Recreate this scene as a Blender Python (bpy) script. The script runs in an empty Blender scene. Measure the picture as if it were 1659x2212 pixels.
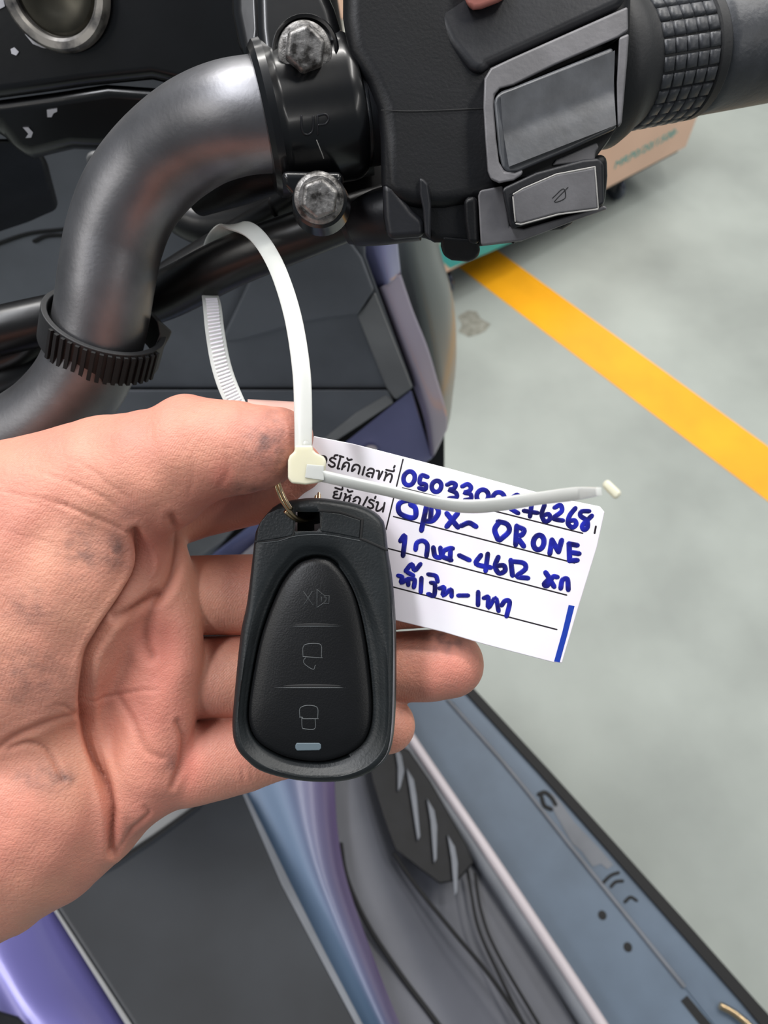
import bpy, bmesh, math, random
import numpy as np
from mathutils import Vector, Matrix
random.seed(4)
SC = bpy.context.scene
COL = SC.collection
W_, H_, F = 1659.0, 2212.0, 1600.0

# ------------------------------------------------------------------ camera, world, lights, exposure
CAMH = 1.35
cam_d = bpy.data.cameras.new('camera'); cam = bpy.data.objects.new('camera', cam_d); COL.objects.link(cam)
cam.location = (0, 0, CAMH); cam.rotation_euler = (math.radians(30), 0, 0)
cam_d.sensor_fit = 'VERTICAL'; cam_d.sensor_height = 36; cam_d.lens = 36 * F / H_
cam_d.clip_start = 0.01; cam_d.clip_end = 60
cam_d.dof.use_dof = True; cam_d.dof.focus_distance = 0.176; cam_d.dof.aperture_fstop = 24
SC.camera = cam
R = Matrix.Rotation(math.radians(30), 3, 'X')
CL = Vector((0, 0, CAMH))

wd = bpy.data.worlds.new('world'); SC.world = wd; wd.use_nodes = True
wd.node_tree.nodes['Background'].inputs[0].default_value = (0.80, 0.90, 1.0, 1)
wd.node_tree.nodes['Background'].inputs[1].default_value = 0.17

def area_lamp(name, loc, size, energy, col=(1, .97, .93), rot=(0, 0, 0)):
    l = bpy.data.lights.new(name, 'AREA'); l.shape = 'RECTANGLE'; l.size, l.size_y = size
    l.energy = energy; l.color = col
    o = bpy.data.objects.new(name, l); COL.objects.link(o); o.location = loc; o.rotation_euler = rot
    return o
area_lamp('ceiling_tube_or_fill_light', (-0.75, 0.35, 2.75), (0.18, 1.6), 26, (.95, .96, 1.0))
area_lamp('ceiling_tube_or_fill_light', (0.9, 0.9, 2.75), (0.18, 1.6), 20)
area_lamp('ceiling_tube_or_fill_light', (-0.35, 1.25, 2.75), (1.6, 0.18), 40)
area_lamp('ceiling_tube_or_fill_light', (2.6, 1.6, 2.75), (0.18, 1.6), 28)
area_lamp('ceiling_tube_or_fill_light', (-0.4, 3.2, 2.75), (1.6, .18), 28)
area_lamp('ceiling_tube_or_fill_light', (1.6, 3.6, 2.75), (1.6, .18), 28)
area_lamp('ceiling_tube_or_fill_light', (1.9, -1.2, 2.6), (0.18, 1.6), 14, (1, .97, .93))  # added fill lamp without a known fixture, brightens the box's upright face
area_lamp('ceiling_tube_or_fill_light', (-1.7, -0.7, 2.6), (0.18, 1.6), 16, (1, .96, .90))
SC.view_settings.view_transform = 'Standard'; SC.view_settings.look = 'None'
SC.view_settings.exposure = 0.04; SC.view_settings.gamma = 1; SC.view_settings.use_curve_mapping = False

# ------------------------------------------------------------------ geometry helpers
def cdir(px, py): return Vector(((px - W_ / 2) / F, -(py - H_ / 2) / F, -1.0))
def P(px, py, d): return CL + R @ (cdir(px, py) * d)                 # a point d metres away along the view axis
def G(px, py, z): r = R @ cdir(px, py); return CL + r * ((z - CAMH) / r.z)   # on a level plane
def V(px, py, y): r = R @ cdir(px, py); return CL + r * (y / r.y)            # on an upright plane
def plane(a, b, c):
    n = (b - a).cross(c - a).normalized()
    if n.dot(a - CL) < 0: n = -n                                     # n points away from the viewer
    def f(px, py, off=0.0):
        r = R @ cdir(px, py); return CL + r * ((a - CL).dot(n) / r.dot(n)) - n * off
    f.n = n
    return f
def lin(c): return tuple(((x / 255) / 12.92 if x / 255 <= .04045 else ((x / 255 + .055) / 1.055) ** 2.4) for x in c)

class E0: pass
def thing(name, label, cat, loc, group=None):
    o = bpy.data.objects.new(name, None); COL.objects.link(o); o.location = loc; o.empty_display_size = .02
    o['label'] = label; o['category'] = cat
    if group: o['group'] = group
    return o
def root_of(o):
    v = Vector((0, 0, 0))
    while o is not None: v = v + o.location; o = o.parent
    return v
def mk(name, verts, faces, mat, parent=None, smooth=True, bevel=0, bseg=3, solid=0, sub=0, label=None, sharp=40):
    base = root_of(parent)
    if parent is None: base = Vector(sum((Vector(v) for v in verts), Vector()) / len(verts))
    me = bpy.data.meshes.new(name); me.from_pydata([tuple(Vector(v) - base) for v in verts], [], faces)
    bm = bmesh.new(); bm.from_mesh(me); bmesh.ops.recalc_face_normals(bm, faces=bm.faces); bm.to_mesh(me); bm.free()
    me.materials.append(mat)
    if smooth:
        me.polygons.foreach_set('use_smooth', [True] * len(me.polygons))
        if sharp and not bevel: me.set_sharp_from_angle(angle=math.radians(sharp))
    o = bpy.data.objects.new(name, me); COL.objects.link(o)
    if parent is None: o.location = base
    else: o.parent = parent
    if label: o['label'] = label
    if sub: m = o.modifiers.new('s', 'SUBSURF'); m.levels = m.render_levels = sub
    if solid: m = o.modifiers.new('t', 'SOLIDIFY'); m.thickness = solid; m.offset = -1 if solid > 0 else 1
    if bevel:
        m = o.modifiers.new('b', 'BEVEL'); m.width = bevel; m.segments = bseg; m.limit_method = 'ANGLE'
        m.angle_limit = math.radians(35); m.harden_normals = True
    return o
def slab(name, pts, pl, th, mat, parent=None, bevel=0.001, off=0, bseg=3, label=None, nrm=None, taper=1.0, ray=True):
    """outline given by sight lines on plane pl, a solid th thick behind it"""
    f = [pl(x, y, off) for x, y in pts]; n = nrm or pl.n
    c = sum(f, Vector()) / len(f)
    b = [v + (v - CL).normalized() * th for v in f] if ray else [c + (v - c) * taper + n * th for v in f]
    k = len(f)
    faces = [list(range(k)), list(range(2 * k - 1, k - 1, -1))] + [[i, (i + 1) % k, k + (i + 1) % k, k + i] for i in range(k)]
    return mk(name, f + b, faces, mat, parent, bevel=bevel, bseg=bseg, label=label, smooth=bevel > 0)
def cat(pts, n=8):
    """Catmull-Rom through tuples"""
    P_ = [np.array(p, float) for p in pts]; P_ = [2 * P_[0] - P_[1]] + P_ + [2 * P_[-1] - P_[-2]]
    out = []
    for i in range(1, len(P_) - 2):
        a, b, c, d = P_[i - 1:i + 3]
        for k in range(n):
            t = k / n
            out.append(.5 * ((2 * b) + (-a + c) * t + (2 * a - 5 * b + 4 * c - d) * t * t + (-a + 3 * b - 3 * c + d) * t ** 3))
    out.append(P_[-2]); return out
def sweep(cents, rads, seg=24, cap=True, flat=None, updir=None):
    """tube mesh data through world centres; flat=(scale, axis) squashes along axis"""
    vs, fs = [], []; n = len(cents); up = None
    for i in range(n):
        t = (cents[min(i + 1, n - 1)] - cents[max(i - 1, 0)])
        t = t.normalized() if t.length > 1e-9 else Vector((1, 0, 0))
        if up is None: up = (Vector((0, 0, 1)) if abs(t.z) < .9 else Vector((1, 0, 0)))
        up = (up - t * up.dot(t)).normalized(); s = t.cross(up)
        for k in range(seg):
            a = 2 * math.pi * k / seg; w = (up * math.cos(a) + s * math.sin(a)) * rads[i]
            if flat: w = w - flat[1] * w.dot(flat[1]) * (1 - flat[0])
            vs.append(cents[i] + w)
    for i in range(n - 1):
        for k in range(seg):
            k2 = (k + 1) % seg; fs.append([i * seg + k, i * seg + k2, (i + 1) * seg + k2, (i + 1) * seg + k])
    if cap: fs.append(list(range(seg))[::-1]); fs.append([(n - 1) * seg + k for k in range(seg)])
    return vs, fs
def join(parts):
    V_, F_ = [], []
    for v, f in parts: b = len(V_); V_ += list(v); F_ += [[i + b for i in q] for q in f]
    return V_, F_
def tube(name, nodes, mat, parent=None, seg=32, n=8, label=None):
    """nodes: (px, py, depth m, radius mm)"""
    q = cat(nodes, n)
    v, f = sweep([P(*a[:3]) for a in q], [a[3] / 1000 for a in q], seg)
    return mk(name, v, f, mat, parent, label=label)
def lathe(name, c, axis, prof, mat, parent, seg=40, label=None, data=False):
    """prof: (distance along axis, radius) in mm"""
    axis = axis.normalized(); u = axis.orthogonal().normalized(); w = axis.cross(u); vs, fs = [], []
    for h, r in prof:
        for k in range(seg):
            a = 2 * math.pi * k / seg; vs.append(c + axis * h / 1000 + (u * math.cos(a) + w * math.sin(a)) * r / 1000)
    for i in range(len(prof) - 1):
        for k in range(seg):
            k2 = (k + 1) % seg; fs.append([i * seg + k, i * seg + k2, (i + 1) * seg + k2, (i + 1) * seg + k])
    fs.append(list(range(seg))[::-1]); fs.append([(len(prof) - 1) * seg + k for k in range(seg)])
    if data: return vs, fs
    return mk(name, vs, fs, mat, parent, label=label, sharp=35)
def patch(name, rows, mat, parent, th=.004, nu=6, nv=6, label=None, flip=False):
    """rows of world points, smoothly interpolated, th thick"""
    g = [cat([tuple(p) for p in r], nu) for r in rows]; cols = list(zip(*g))
    g2 = [cat(c, nv) for c in cols]; nr, nc = len(g2[0]), len(g2)
    vs = [Vector(g2[j][i]) for i in range(nr) for j in range(nc)]
    fs = [[i * nc + j, i * nc + j + 1, (i + 1) * nc + j + 1, (i + 1) * nc + j] for i in range(nr - 1) for j in range(nc - 1)]
    # close it with a back surface away from the viewer
    m = len(vs); bk = [v + (v - CL).normalized() * th for v in vs]
    fs2 = [[m + i for i in q][::-1] for q in fs]
    rim = [j for j in range(nc)] + [i * nc + nc - 1 for i in range(1, nr)] + [(nr - 1) * nc + j for j in range(nc - 2, -1, -1)] + [i * nc for i in range(nr - 2, 0, -1)]
    fr = [[rim[k], m + rim[k], m + rim[(k + 1) % len(rim)], rim[(k + 1) % len(rim)]] for k in range(len(rim))]
    o = mk(name, vs + bk, fs + fs2 + fr, mat, parent, label=label, sharp=50)
    if flip:
        ca = o.data.color_attributes.new('tone', 'FLOAT_COLOR', 'POINT')
        for i in range(len(vs) * 2): t = (i % nc) / (nc - 1); ca.data[i].color = (t, t, t, 1)
    return o
def strokes(name, lines, pl, w, mat, parent, off=0.0, raise_=.12, px2m=None, seg=10, label=None, cyc=()):
    """ink or moulded lines: polylines of pixels on plane pl, w pixels wide"""
    parts = []
    for i, ln in enumerate(lines):
        if len(ln) == 2: q = [np.array(ln[0], float), np.array(ln[1], float)]
        else: q = cat(ln, 5)
        c = [pl(a[0], a[1], off) for a in q]
        r = [(x - CL).length * w / 2 / F * .97 for x in c]
        t0 = (c[0] - c[1]).normalized(); t1 = (c[-1] - c[-2]).normalized()
        c = [c[0] + t0 * r[0], c[0] + t0 * r[0] * .75] + c + [c[-1] + t1 * r[-1] * .75, c[-1] + t1 * r[-1]]
        r = [r[0] * .1, r[0] * .66] + r + [r[-1] * .66, r[-1] * .1]
        parts.append(sweep(c, r, seg, flat=(raise_, pl.n)))
    v, f = join(parts)
    return mk(name, v, f, mat, parent, label=label, sharp=0)
def circ(cx, cy, rx, ry, rot=0, n=12):
    a = math.radians(rot); o = []
    for k in range(n + 1):
        t = 2 * math.pi * k / n; x, y = rx * math.cos(t), ry * math.sin(t)
        o.append((cx + x * math.cos(a) - y * math.sin(a), cy + x * math.sin(a) + y * math.cos(a)))
    return o

# ------------------------------------------------------------------ materials
def mat(name, col, rough=.5, metal=0, var=0.0, vs=20, bump=0, bs=300, coat=0, coatr=.1, sss=0, sssr=.002, trans=0, col2=None, mth=None, spec=.5, ior=None, dist=.0004, detail=4):
    m = bpy.data.materials.new(name); m.use_nodes = True; nt = m.node_tree; N = nt.nodes; L = nt.links
    b = N['Principled BSDF']; c = lin(col)
    b.inputs['Base Color'].default_value = (*c, 1); b.inputs['Roughness'].default_value = rough
    b.inputs['Metallic'].default_value = metal; b.inputs['Coat Weight'].default_value = coat; b.inputs['Coat Roughness'].default_value = coatr
    b.inputs['Specular IOR Level'].default_value = spec
    if sss:
        b.inputs['Subsurface Weight'].default_value = sss; b.inputs['Subsurface Scale'].default_value = sssr
        b.inputs['Subsurface Radius'].default_value = (1, .45, .3) if name.startswith('skin') else (1, 1, 1)
    if trans: b.inputs['Transmission Weight'].default_value = trans
    tc = N.new('ShaderNodeTexCoord')
    if var or col2:
        n = N.new('ShaderNodeTexNoise'); n.inputs['Scale'].default_value = vs; n.inputs['Detail'].default_value = detail
        L.new(tc.outputs['Object'], n.inputs['Vector'])
        r = N.new('ShaderNodeValToRGB'); r.color_ramp.elements[0].position = .35 if not mth else mth[0]
        r.color_ramp.elements[1].position = .68 if not mth else mth[1]
        lo = lin(col2) if col2 else tuple(x * (1 - var) for x in c); hi = c if col2 else tuple(min(1, x * (1 + var)) for x in c)
        r.color_ramp.elements[0].color = (*lo, 1); r.color_ramp.elements[1].color = (*hi, 1)
        L.new(n.outputs['Fac'], r.inputs['Fac']); L.new(r.outputs['Color'], b.inputs['Base Color'])
    if bump:
        n2 = N.new('ShaderNodeTexNoise'); n2.inputs['Scale'].default_value = bs; n2.inputs['Detail'].default_value = 3
        L.new(tc.outputs['Object'], n2.inputs['Vector'])
        bp = N.new('ShaderNodeBump'); bp.inputs['Strength'].default_value = bump; bp.inputs['Distance'].default_value = dist
        L.new(n2.outputs['Fac'], bp.inputs['Height']); L.new(bp.outputs['Normal'], b.inputs['Normal'])
    m['bsdf'] = 1
    return m
M = {}
M['floor'] = mat('floor_paint', (168, 175, 169), .55, var=.09, vs=3.2, bump=.15, bs=90, col2=(146, 152, 147), detail=10)
M['yellow'] = mat('yellow_road_paint', (240, 168, 10), .5, var=.10, vs=6)
M['steel'] = mat('brushed_dark_steel', (122, 122, 125), .43, .92, var=.16, vs=70, bump=.10, bs=900, coat=.15, coatr=.35, detail=6)
M['gloss'] = mat('black_gloss_enamel', (11, 12, 15), .30, 0, spec=.4, var=.3, vs=40, coat=.35, coatr=.15, bump=.12, bs=160)
M['bolt'] = mat('oxidised_zinc', (150, 148, 146), .48, .75, vs=420, bump=.8, bs=700, col2=(62, 60, 58), mth=(.36, .58))
M['bplast'] = mat('black_plastic', (18, 19, 22), .46, 0, spec=.3, var=.25, vs=60, bump=.25, bs=1400, dist=.0002)
M['bplast2'] = mat('worn_or_lit_black_plastic', (33, 34, 38), .42, 0, spec=.35, var=.2, vs=90, bump=.2, bs=900, dist=.0002)
M['gplast'] = mat('scuffed_grey_plastic', (104, 103, 106), .42, 0, var=.2, vs=110, bump=.2, bs=900, dist=.0002)
M['wear'] = mat('bare_worn_edge', (182, 180, 176), .5, .2)
M['rocker'] = mat('rocker_plastic', (76, 78, 82), .36, 0, var=.3, vs=120, bump=.2, bs=500, dist=.0002)
M['rubber'] = mat('black_rubber', (34, 35, 37), .55, 0, var=.2, vs=90, bump=.25, bs=1200, dist=.0002)
M['rubberg'] = mat('grip_rubber', (62, 64, 68), .42, 0, var=.2, vs=150, bump=.3, bs=700)
M['hose'] = mat('black_hose', (15, 15, 16), .33, 0, bump=.15, bs=200)
M['slate'] = mat('slate_panel_plastic', (108, 112, 119), .5, 0, var=.18, vs=14, bump=.3, bs=1600, dist=.0002, detail=7)
M['slate2'] = mat('slate_panel_plastic_light', (140, 141, 142), .5, 0, var=.15, vs=18, bump=.4, bs=1500, dist=.0002)
M['purple'] = mat('blue_purple_metallic_paint', (134, 136, 182), .40, .25, var=.12, vs=9, coat=.8, coatr=.12)
M['blue'] = mat('steel_blue_metallic_paint', (84, 110, 148), .32, .55, var=.1, vs=6, coat=.7, coatr=.15, col2=(108, 98, 152))
M['lavender'] = mat('lavender_metallic_paint', (118, 114, 180), .42, .3, coat=.8, coatr=.28)
M['mauve'] = mat('mauve_metallic_paint', (150, 140, 162), .42, .2, var=.08, vs=9, coat=.7, coatr=.12)
M['greyb'] = mat('satin_grey_bodywork', (92, 98, 98), .38, .2, var=.08, vs=8, coat=.3, coatr=.2)
M['seat'] = mat('dark_grained_cover', (42, 46, 52), .5, 0, col2=(30, 33, 38), vs=9, bump=.25, bs=900, dist=.0003, detail=7)
M['mat'] = mat('grey_footwell_plastic', (88, 90, 98), .48, 0, var=.14, vs=10, bump=.2, bs=600, dist=.0003)
M['board'] = mat('dusty_blue_grey_plastic', (88, 103, 120), .48, 0, var=.13, vs=11, bump=.25, bs=500, dist=.0004, detail=8)
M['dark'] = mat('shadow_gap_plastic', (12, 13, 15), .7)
M['chrome'] = mat('bright_trim', (196, 188, 192), .45, .1)
M['white'] = mat('white_tag_plastic', (248, 249, 254), .42, 0, col2=(246, 238, 248), vs=45, coat=.3, coatr=.1, bump=.05, bs=300)
M['ink'] = mat('blue_marker_ink', (34, 42, 178), .3, 0, var=.3, vs=260, col2=(16, 14, 84), coat=.3)
M['bluebar'] = mat('blue_print', (30, 62, 168), .4)
M['print'] = mat('black_print', (34, 28, 34), .5)
M['nylon'] = mat('white_nylon', (214, 217, 212), .38, 0, sss=.6, sssr=.003, trans=.12, coat=.15)
M['nylony'] = mat('yellowed_nylon', (222, 218, 192), .4, 0, sss=.6, sssr=.003, trans=.1)
M['gold'] = mat('brassy_nickel_wire', (214, 188, 150), .22, 1.0)
M['fob'] = mat('fob_black_plastic', (28, 32, 34), .42, 0, spec=.4, var=.15, vs=160, bump=.35, bs=1700, dist=.0002)
M['fobpad'] = mat('fob_rubber_pad', (11, 12, 14), .40, 0, spec=.35, var=.15, vs=120, bump=.25, bs=2500, dist=.0002)
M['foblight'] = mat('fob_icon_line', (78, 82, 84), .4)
M['iconline'] = mat('moulded_icon_line', (46, 49, 51), .4)
M['led'] = mat('frosted_led_window', (98, 112, 120), .35)
M['nail'] = mat('nail', (226, 178, 166), .3, 0, sss=.3, sssr=.001, coat=.4)
M['card'] = mat('peach_cardboard', (238, 200, 176), .7, 0, var=.04, vs=8)
M['teal'] = mat('teal_print', (60, 180, 178), .6)
M['cyan'] = mat('pale_cyan_paper', (178, 220, 224), .6)
M['caster'] = mat('polished_caster', (96, 100, 112), .18, .9)
M['red'] = mat('faded_red_button', (158, 98, 88), .45, 0, bump=.2, bs=300)
M['chip'] = mat('bare_aluminium_chip', (208, 208, 214), .45, .3, bump=.3, bs=600)
M['lock'] = mat('worn_lock_face', (52, 50, 42), .3, .6, var=.4, vs=80)
M['ring'] = mat('worn_ring_rim', (150, 146, 140), .4, .6, col2=(60, 60, 62), vs=130, mth=(.3, .5))
def flip():
    m = mat('baked_colour_shift_paint', (100, 118, 150), .42, .25, coat=.5, coatr=.25); nt = m.node_tree; b = nt.nodes['Principled BSDF']  # colour shift by viewing angle, baked into a fixed blend across the strip
    at = nt.nodes.new('ShaderNodeAttribute'); at.attribute_name = 'tone'; r_ = nt.nodes.new('ShaderNodeValToRGB')
    e = r_.color_ramp.elements; e[0].position = .3; e[0].color = (*lin((70, 94, 122)), 1); e[1].position = .95; e[1].color = (*lin((122, 104, 152)), 1)
    x = e.new(.65); x.color = (*lin((106, 102, 134)), 1)
    nt.links.new(at.outputs['Color'], r_.inputs['Fac']); nt.links.new(r_.outputs['Color'], b.inputs['Base Color']); return m
M['flip'] = flip()
# skin: pigment, grime where the palm is dirty, fine lines
def skin():
    m = mat('skin', (236, 178, 156), .5, 0, sss=.3, sssr=.0022, spec=.4); nt = m.node_tree; N = nt.nodes; L = nt.links; b = N['Principled BSDF']
    tc = N.new('ShaderNodeTexCoord')
    def noise(s, d=4, vec=None):
        n = N.new('ShaderNodeTexNoise'); n.inputs['Scale'].default_value = s; n.inputs['Detail'].default_value = d
        L.new(vec or tc.outputs['Object'], n.inputs['Vector']); return n
    def ramp(src, p0, p1, c0, c1):
        r = N.new('ShaderNodeValToRGB'); r.color_ramp.elements[0].position = p0; r.color_ramp.elements[1].position = p1
        r.color_ramp.elements[0].color = (*c0, 1); r.color_ramp.elements[1].color = (*c1, 1); L.new(src, r.inputs['Fac']); return r
    base = ramp(noise(38, 5).outputs['Fac'], .32, .7, lin((206, 137, 120)), lin((222, 161, 136)))
    at = N.new('ShaderNodeAttribute'); at.attribute_name = 'tone'; sp = N.new('ShaderNodeSeparateColor'); L.new(at.outputs['Color'], sp.inputs[0])
    def mix(fac, a, colr):
        x = N.new('ShaderNodeMix'); x.data_type = 'RGBA'; L.new(fac, x.inputs['Factor']); L.new(a, x.inputs[6]); x.inputs[7].default_value = (*lin(colr), 1); return x.outputs[2]
    def mul(a, c2):
        x = N.new('ShaderNodeMath'); x.operation = 'MULTIPLY'; x.use_clamp = True; L.new(a, x.inputs[0])
        if isinstance(c2, float): x.inputs[1].default_value = c2
        else: L.new(c2, x.inputs[1])
        return x.outputs[0]
    c = mix(mul(sp.outputs[0], .7), base.outputs[0], (214, 118, 106))                        # redder hollows and joints
    gm = ramp(noise(300, 6).outputs['Fac'], .38, .72, (0, 0, 0), (1, 1, 1))
    gsum = N.new('ShaderNodeMath'); gsum.operation = 'ADD'; gsum.inputs[1].default_value = .28; L.new(gm.outputs[0], gsum.inputs[0])
    c = mix(mul(sp.outputs[1], gsum.outputs[0]), c, (104, 82, 80))                # grime
    c = mix(mul(sp.outputs[2], 1.0), c, (150, 84, 66))                           # crease lines
    L.new(c, b.inputs['Base Color'])
    mp = N.new('ShaderNodeMapping'); mp.inputs['Rotation'].default_value = (0, 0, .5); mp.inputs['Scale'].default_value = (1, 2.6, 1)
    L.new(tc.outputs['Object'], mp.inputs['Vector'])
    v = N.new('ShaderNodeTexVoronoi'); v.feature = 'DISTANCE_TO_EDGE'; v.inputs['Scale'].default_value = 520; L.new(mp.outputs[0], v.inputs['Vector'])
    vr = ramp(v.outputs['Distance'], 0, .12, (0, 0, 0), (1, 1, 1))
    n1 = noise(900, 4)
    ad = N.new('ShaderNodeMath'); ad.operation = 'ADD'; L.new(mul(vr.outputs[0], .16), ad.inputs[0]); L.new(n1.outputs['Fac'], ad.inputs[1])
    wt = N.new('ShaderNodeTexWave'); wt.inputs['Scale'].default_value = 640; wt.inputs['Distortion'].default_value = 9; wt.inputs['Detail'].default_value = 3; wt.inputs['Detail Scale'].default_value = .12
    mw = N.new('ShaderNodeMapping'); mw.inputs['Rotation'].default_value = (.2, .1, .7); L.new(tc.outputs['Object'], mw.inputs['Vector']); L.new(mw.outputs[0], wt.inputs['Vector'])
    ad2 = N.new('ShaderNodeMath'); ad2.operation = 'ADD'; L.new(mul(wt.outputs['Fac'], mul(noise(70, 2).outputs['Fac'], .20)), ad2.inputs[0]); L.new(ad.outputs[0], ad2.inputs[1]); ad = ad2
    bp = N.new('ShaderNodeBump'); bp.inputs['Strength'].default_value = .55; bp.inputs['Distance'].default_value = .00035
    L.new(ad.outputs[0], bp.inputs['Height']); L.new(bp.outputs['Normal'], b.inputs['Normal'])
    return m
M['skin'] = skin()

# ------------------------------------------------------------------ setting
fl = mk('floor', [(-5, -3, 0), (6, -3, 0), (6, 8, 0), (-5, 8, 0), (-5, -3, -.1), (6, -3, -.1), (6, 8, -.1), (-5, 8, -.1)],
        [[0, 1, 2, 3], [7, 6, 5, 4], [0, 4, 5, 1], [1, 5, 6, 2], [2, 6, 7, 3], [3, 7, 4, 0]], M['floor'], smooth=False)
fl['kind'] = 'structure'
a0, a1, b0, b1 = G(1100, 560, 0), G(1659, 965, 0), G(1010, 590, 0), G(1659, 1083, 0)
d_ = (a1 - a0).normalized(); nrm = Vector((0, 0, 1)).cross(d_); wdt = abs((b1 - a1).dot(nrm)); sgn = 1 if (b1 - a1).dot(nrm) > 0 else -1
c0, c1 = a0 - d_ * 2.5, a1 + d_ * 2.0
ql = [c0, c1, c1 + nrm * sgn * wdt, c0 + nrm * sgn * wdt]; up = Vector((0, 0, .0012))
yl = mk('floor_line', [v + up for v in ql] + [v + up * .05 for v in ql], [[0, 1, 2, 3], [7, 6, 5, 4], [0, 4, 5, 1], [1, 5, 6, 2], [2, 6, 7, 3], [3, 7, 4, 0]], M['yellow'], smooth=False)
yl['label'] = 'wide yellow painted line crossing the grey floor'; yl['category'] = 'floor marking'
# an oily stain with a shape of its own
def blot(cx, cy, pts, name, label, col, al=1):
    v = [G(cx + x, cy + y, .0006) for x, y in pts]; k = len(v)
    o = mk(name, v + [x - Vector((0, 0, .0004)) for x in v], [list(range(k)), list(range(2 * k - 1, k - 1, -1))] + [[i, (i + 1) % k, k + (i + 1) % k, k + i] for i in range(k)], col, smooth=False)
    o['label'] = label; o['category'] = 'stain'
M['stain'] = mat('dried_stain', (148, 148, 138), .6, vs=60, col2=(120, 120, 110))
blot(1020, 698, [(-32, -15), (-10, -28), (10, -25), (18, -10), (40, 2), (28, 18), (8, 26), (-8, 30), (-30, 18), (-22, 4)], 'floor_stain', 'dark grey blotch on the floor left of the yellow line', M['stain'])

# ------------------------------------------------------------------ boxes on a trolley behind
zb = .12
e0, e1 = G(940, 603, zb), G(1482, 318, zb); ex = (e1 - e0).normalized(); ey = Vector((0, 0, 1)).cross(ex)
if ey.y < 0: ey = -ey
def boxmesh(o, ax, ay, az):
    v = [o, o + ax, o + ax + ay, o + ay]; v = v + [p + az for p in v]
    return v, [[3, 2, 1, 0], [4, 5, 6, 7], [0, 1, 5, 4], [1, 2, 6, 5], [2, 3, 7, 6], [3, 0, 4, 7]]
Lb = (e1 - e0).length
o_b = e0 - ex * .12; hb = .30
box = thing('cardboard_box', 'peach cardboard box with teal printing on a low trolley, behind the handlebar', 'box', o_b)
v, f = boxmesh(o_b, ex * (Lb + .12), ey * .42, Vector((0, 0, hb))); mk('carton', v, f, M['card'], box, bevel=.004)
fp = plane(e0 - ey * .0004, e1 - ey * .0004, e0 + Vector((0, 0, .2)) - ey * .0004)
v = [fp(x, y, .0002) for x, y in [(955, 575), (958, 470), (1150, 455), (1150, 495), (1060, 545), (975, 583)]]
slab('printed_panel', [(950, 560), (950, 480), (1148, 470), (1140, 508), (1050, 548), (972, 580)], fp, .0004, M['teal'], box, bevel=0)
tx = bpy.data.curves.new('t', 'FONT'); tx.body = 'MRP0/20/1508-'; tx.size = .05; tx.extrude = .0004; tx.resolution_u = 3
to = bpy.data.objects.new('t', tx); COL.objects.link(to); dg = bpy.context.evaluated_depsgraph_get(); tm = bpy.data.meshes.new_from_object(to.evaluated_get(dg))
bpy.data.objects.remove(to)
tv = np.array([v.co[:] for v in tm.vertices]); wx = tv[:, 0].max()
pa, pb = fp(1325, 366), fp(1462, 290); ux = (pb - pa); k = ux.length / wx; ux.normalize(); uz = Vector((0, 0, 1)) - ux * ux.z; uz.normalize()
if uz.z < 0: uz = -uz
mk('printed_text', [pa + ux * q[0] * k + uz * q[1] * k * .9 - fp.n * (.0004 + q[2] * .3) for q in tv], [list(p.vertices) for p in tm.polygons], M['teal'], box, smooth=False)
tr = thing('platform_trolley', 'low trolley on shiny casters under the peach box', 'trolley', o_b - Vector((0, 0, zb)))
v, f = boxmesh(o_b + Vector((0, 0, -.018)) + ey * .012 + ex * .01, ex * (Lb + .10), ey * .40, Vector((0, 0, .0175))); mk('platform', v, f, M['bplast'], tr, bevel=.003)
def caster(c):
    s = .038
    pr = [(-9, 6), (-9, 26), (-6, 33), (-2, 36), (2, 36), (6, 33), (9, 26), (9, 6)]
    c = Vector((c.x, c.y, .036)); wv = mk('caster', *lathe('w', c, ex, pr, None, None, seg=28, data=True), M['caster'], tr)
    fk = join([boxmesh(c + ex * s_ - ey * .012 - Vector((0, 0, .005)), ex * .003, ey * .024, Vector((0, 0, .062))) for s_ in (-.014, .011)])
    mk('caster_fork', fk[0], fk[1], M['steel'], wv, bevel=.001)
for q in ((1345, 395), (972, 597)):
    g = G(q[0], q[1], .06); caster(g + ey * .02)
g = G(1345, 395, .06); caster(g + ey * .36); g = G(972, 597, .06); caster(g + ey * .36)
# second carton further back
q0 = G(640, 60, .0); b2 = thing('cardboard_box', 'peach cardboard box with a pale cyan corner, far behind at the top edge', 'box', q0)
v, f = boxmesh(q0, Vector((.36, .12, 0)), Vector((-.12, .36, 0)), Vector((0, 0, .34))); mk('carton', v, f, M['card'], b2, bevel=.004)
v, f = boxmesh(q0 + Vector((.30, .10, .0)) + Vector((.0012, -.0035, .01)), Vector((.055, .0183, 0)), Vector((-.001, .003, 0)), Vector((0, 0, .3))); mk('printed_panel', v, f, M['cyan'], b2, bevel=0, smooth=False)

# ------------------------------------------------------------------ scooter
sc = thing('scooter', 'parked dark scooter with black handlebar controls, grey and blue-purple body panels', 'scooter', G(700, 1300, 0))

# -- under-structure and body panels (far to near)
pb_ = plane(V(300, 500, .37), V(800, 500, .37), V(300, 1000, .37))
slab('inner_frame', [(-500, -300), (680, -300), (800, 420), (870, 640), (928, 840), (950, 940), (860, 1040), (800, 1290), (-500, 1290)], plane(V(300, 500, .43), V(800, 500, .43), V(300, 1000, .45)), .10, M['dark'], sc, bevel=.01)
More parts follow.
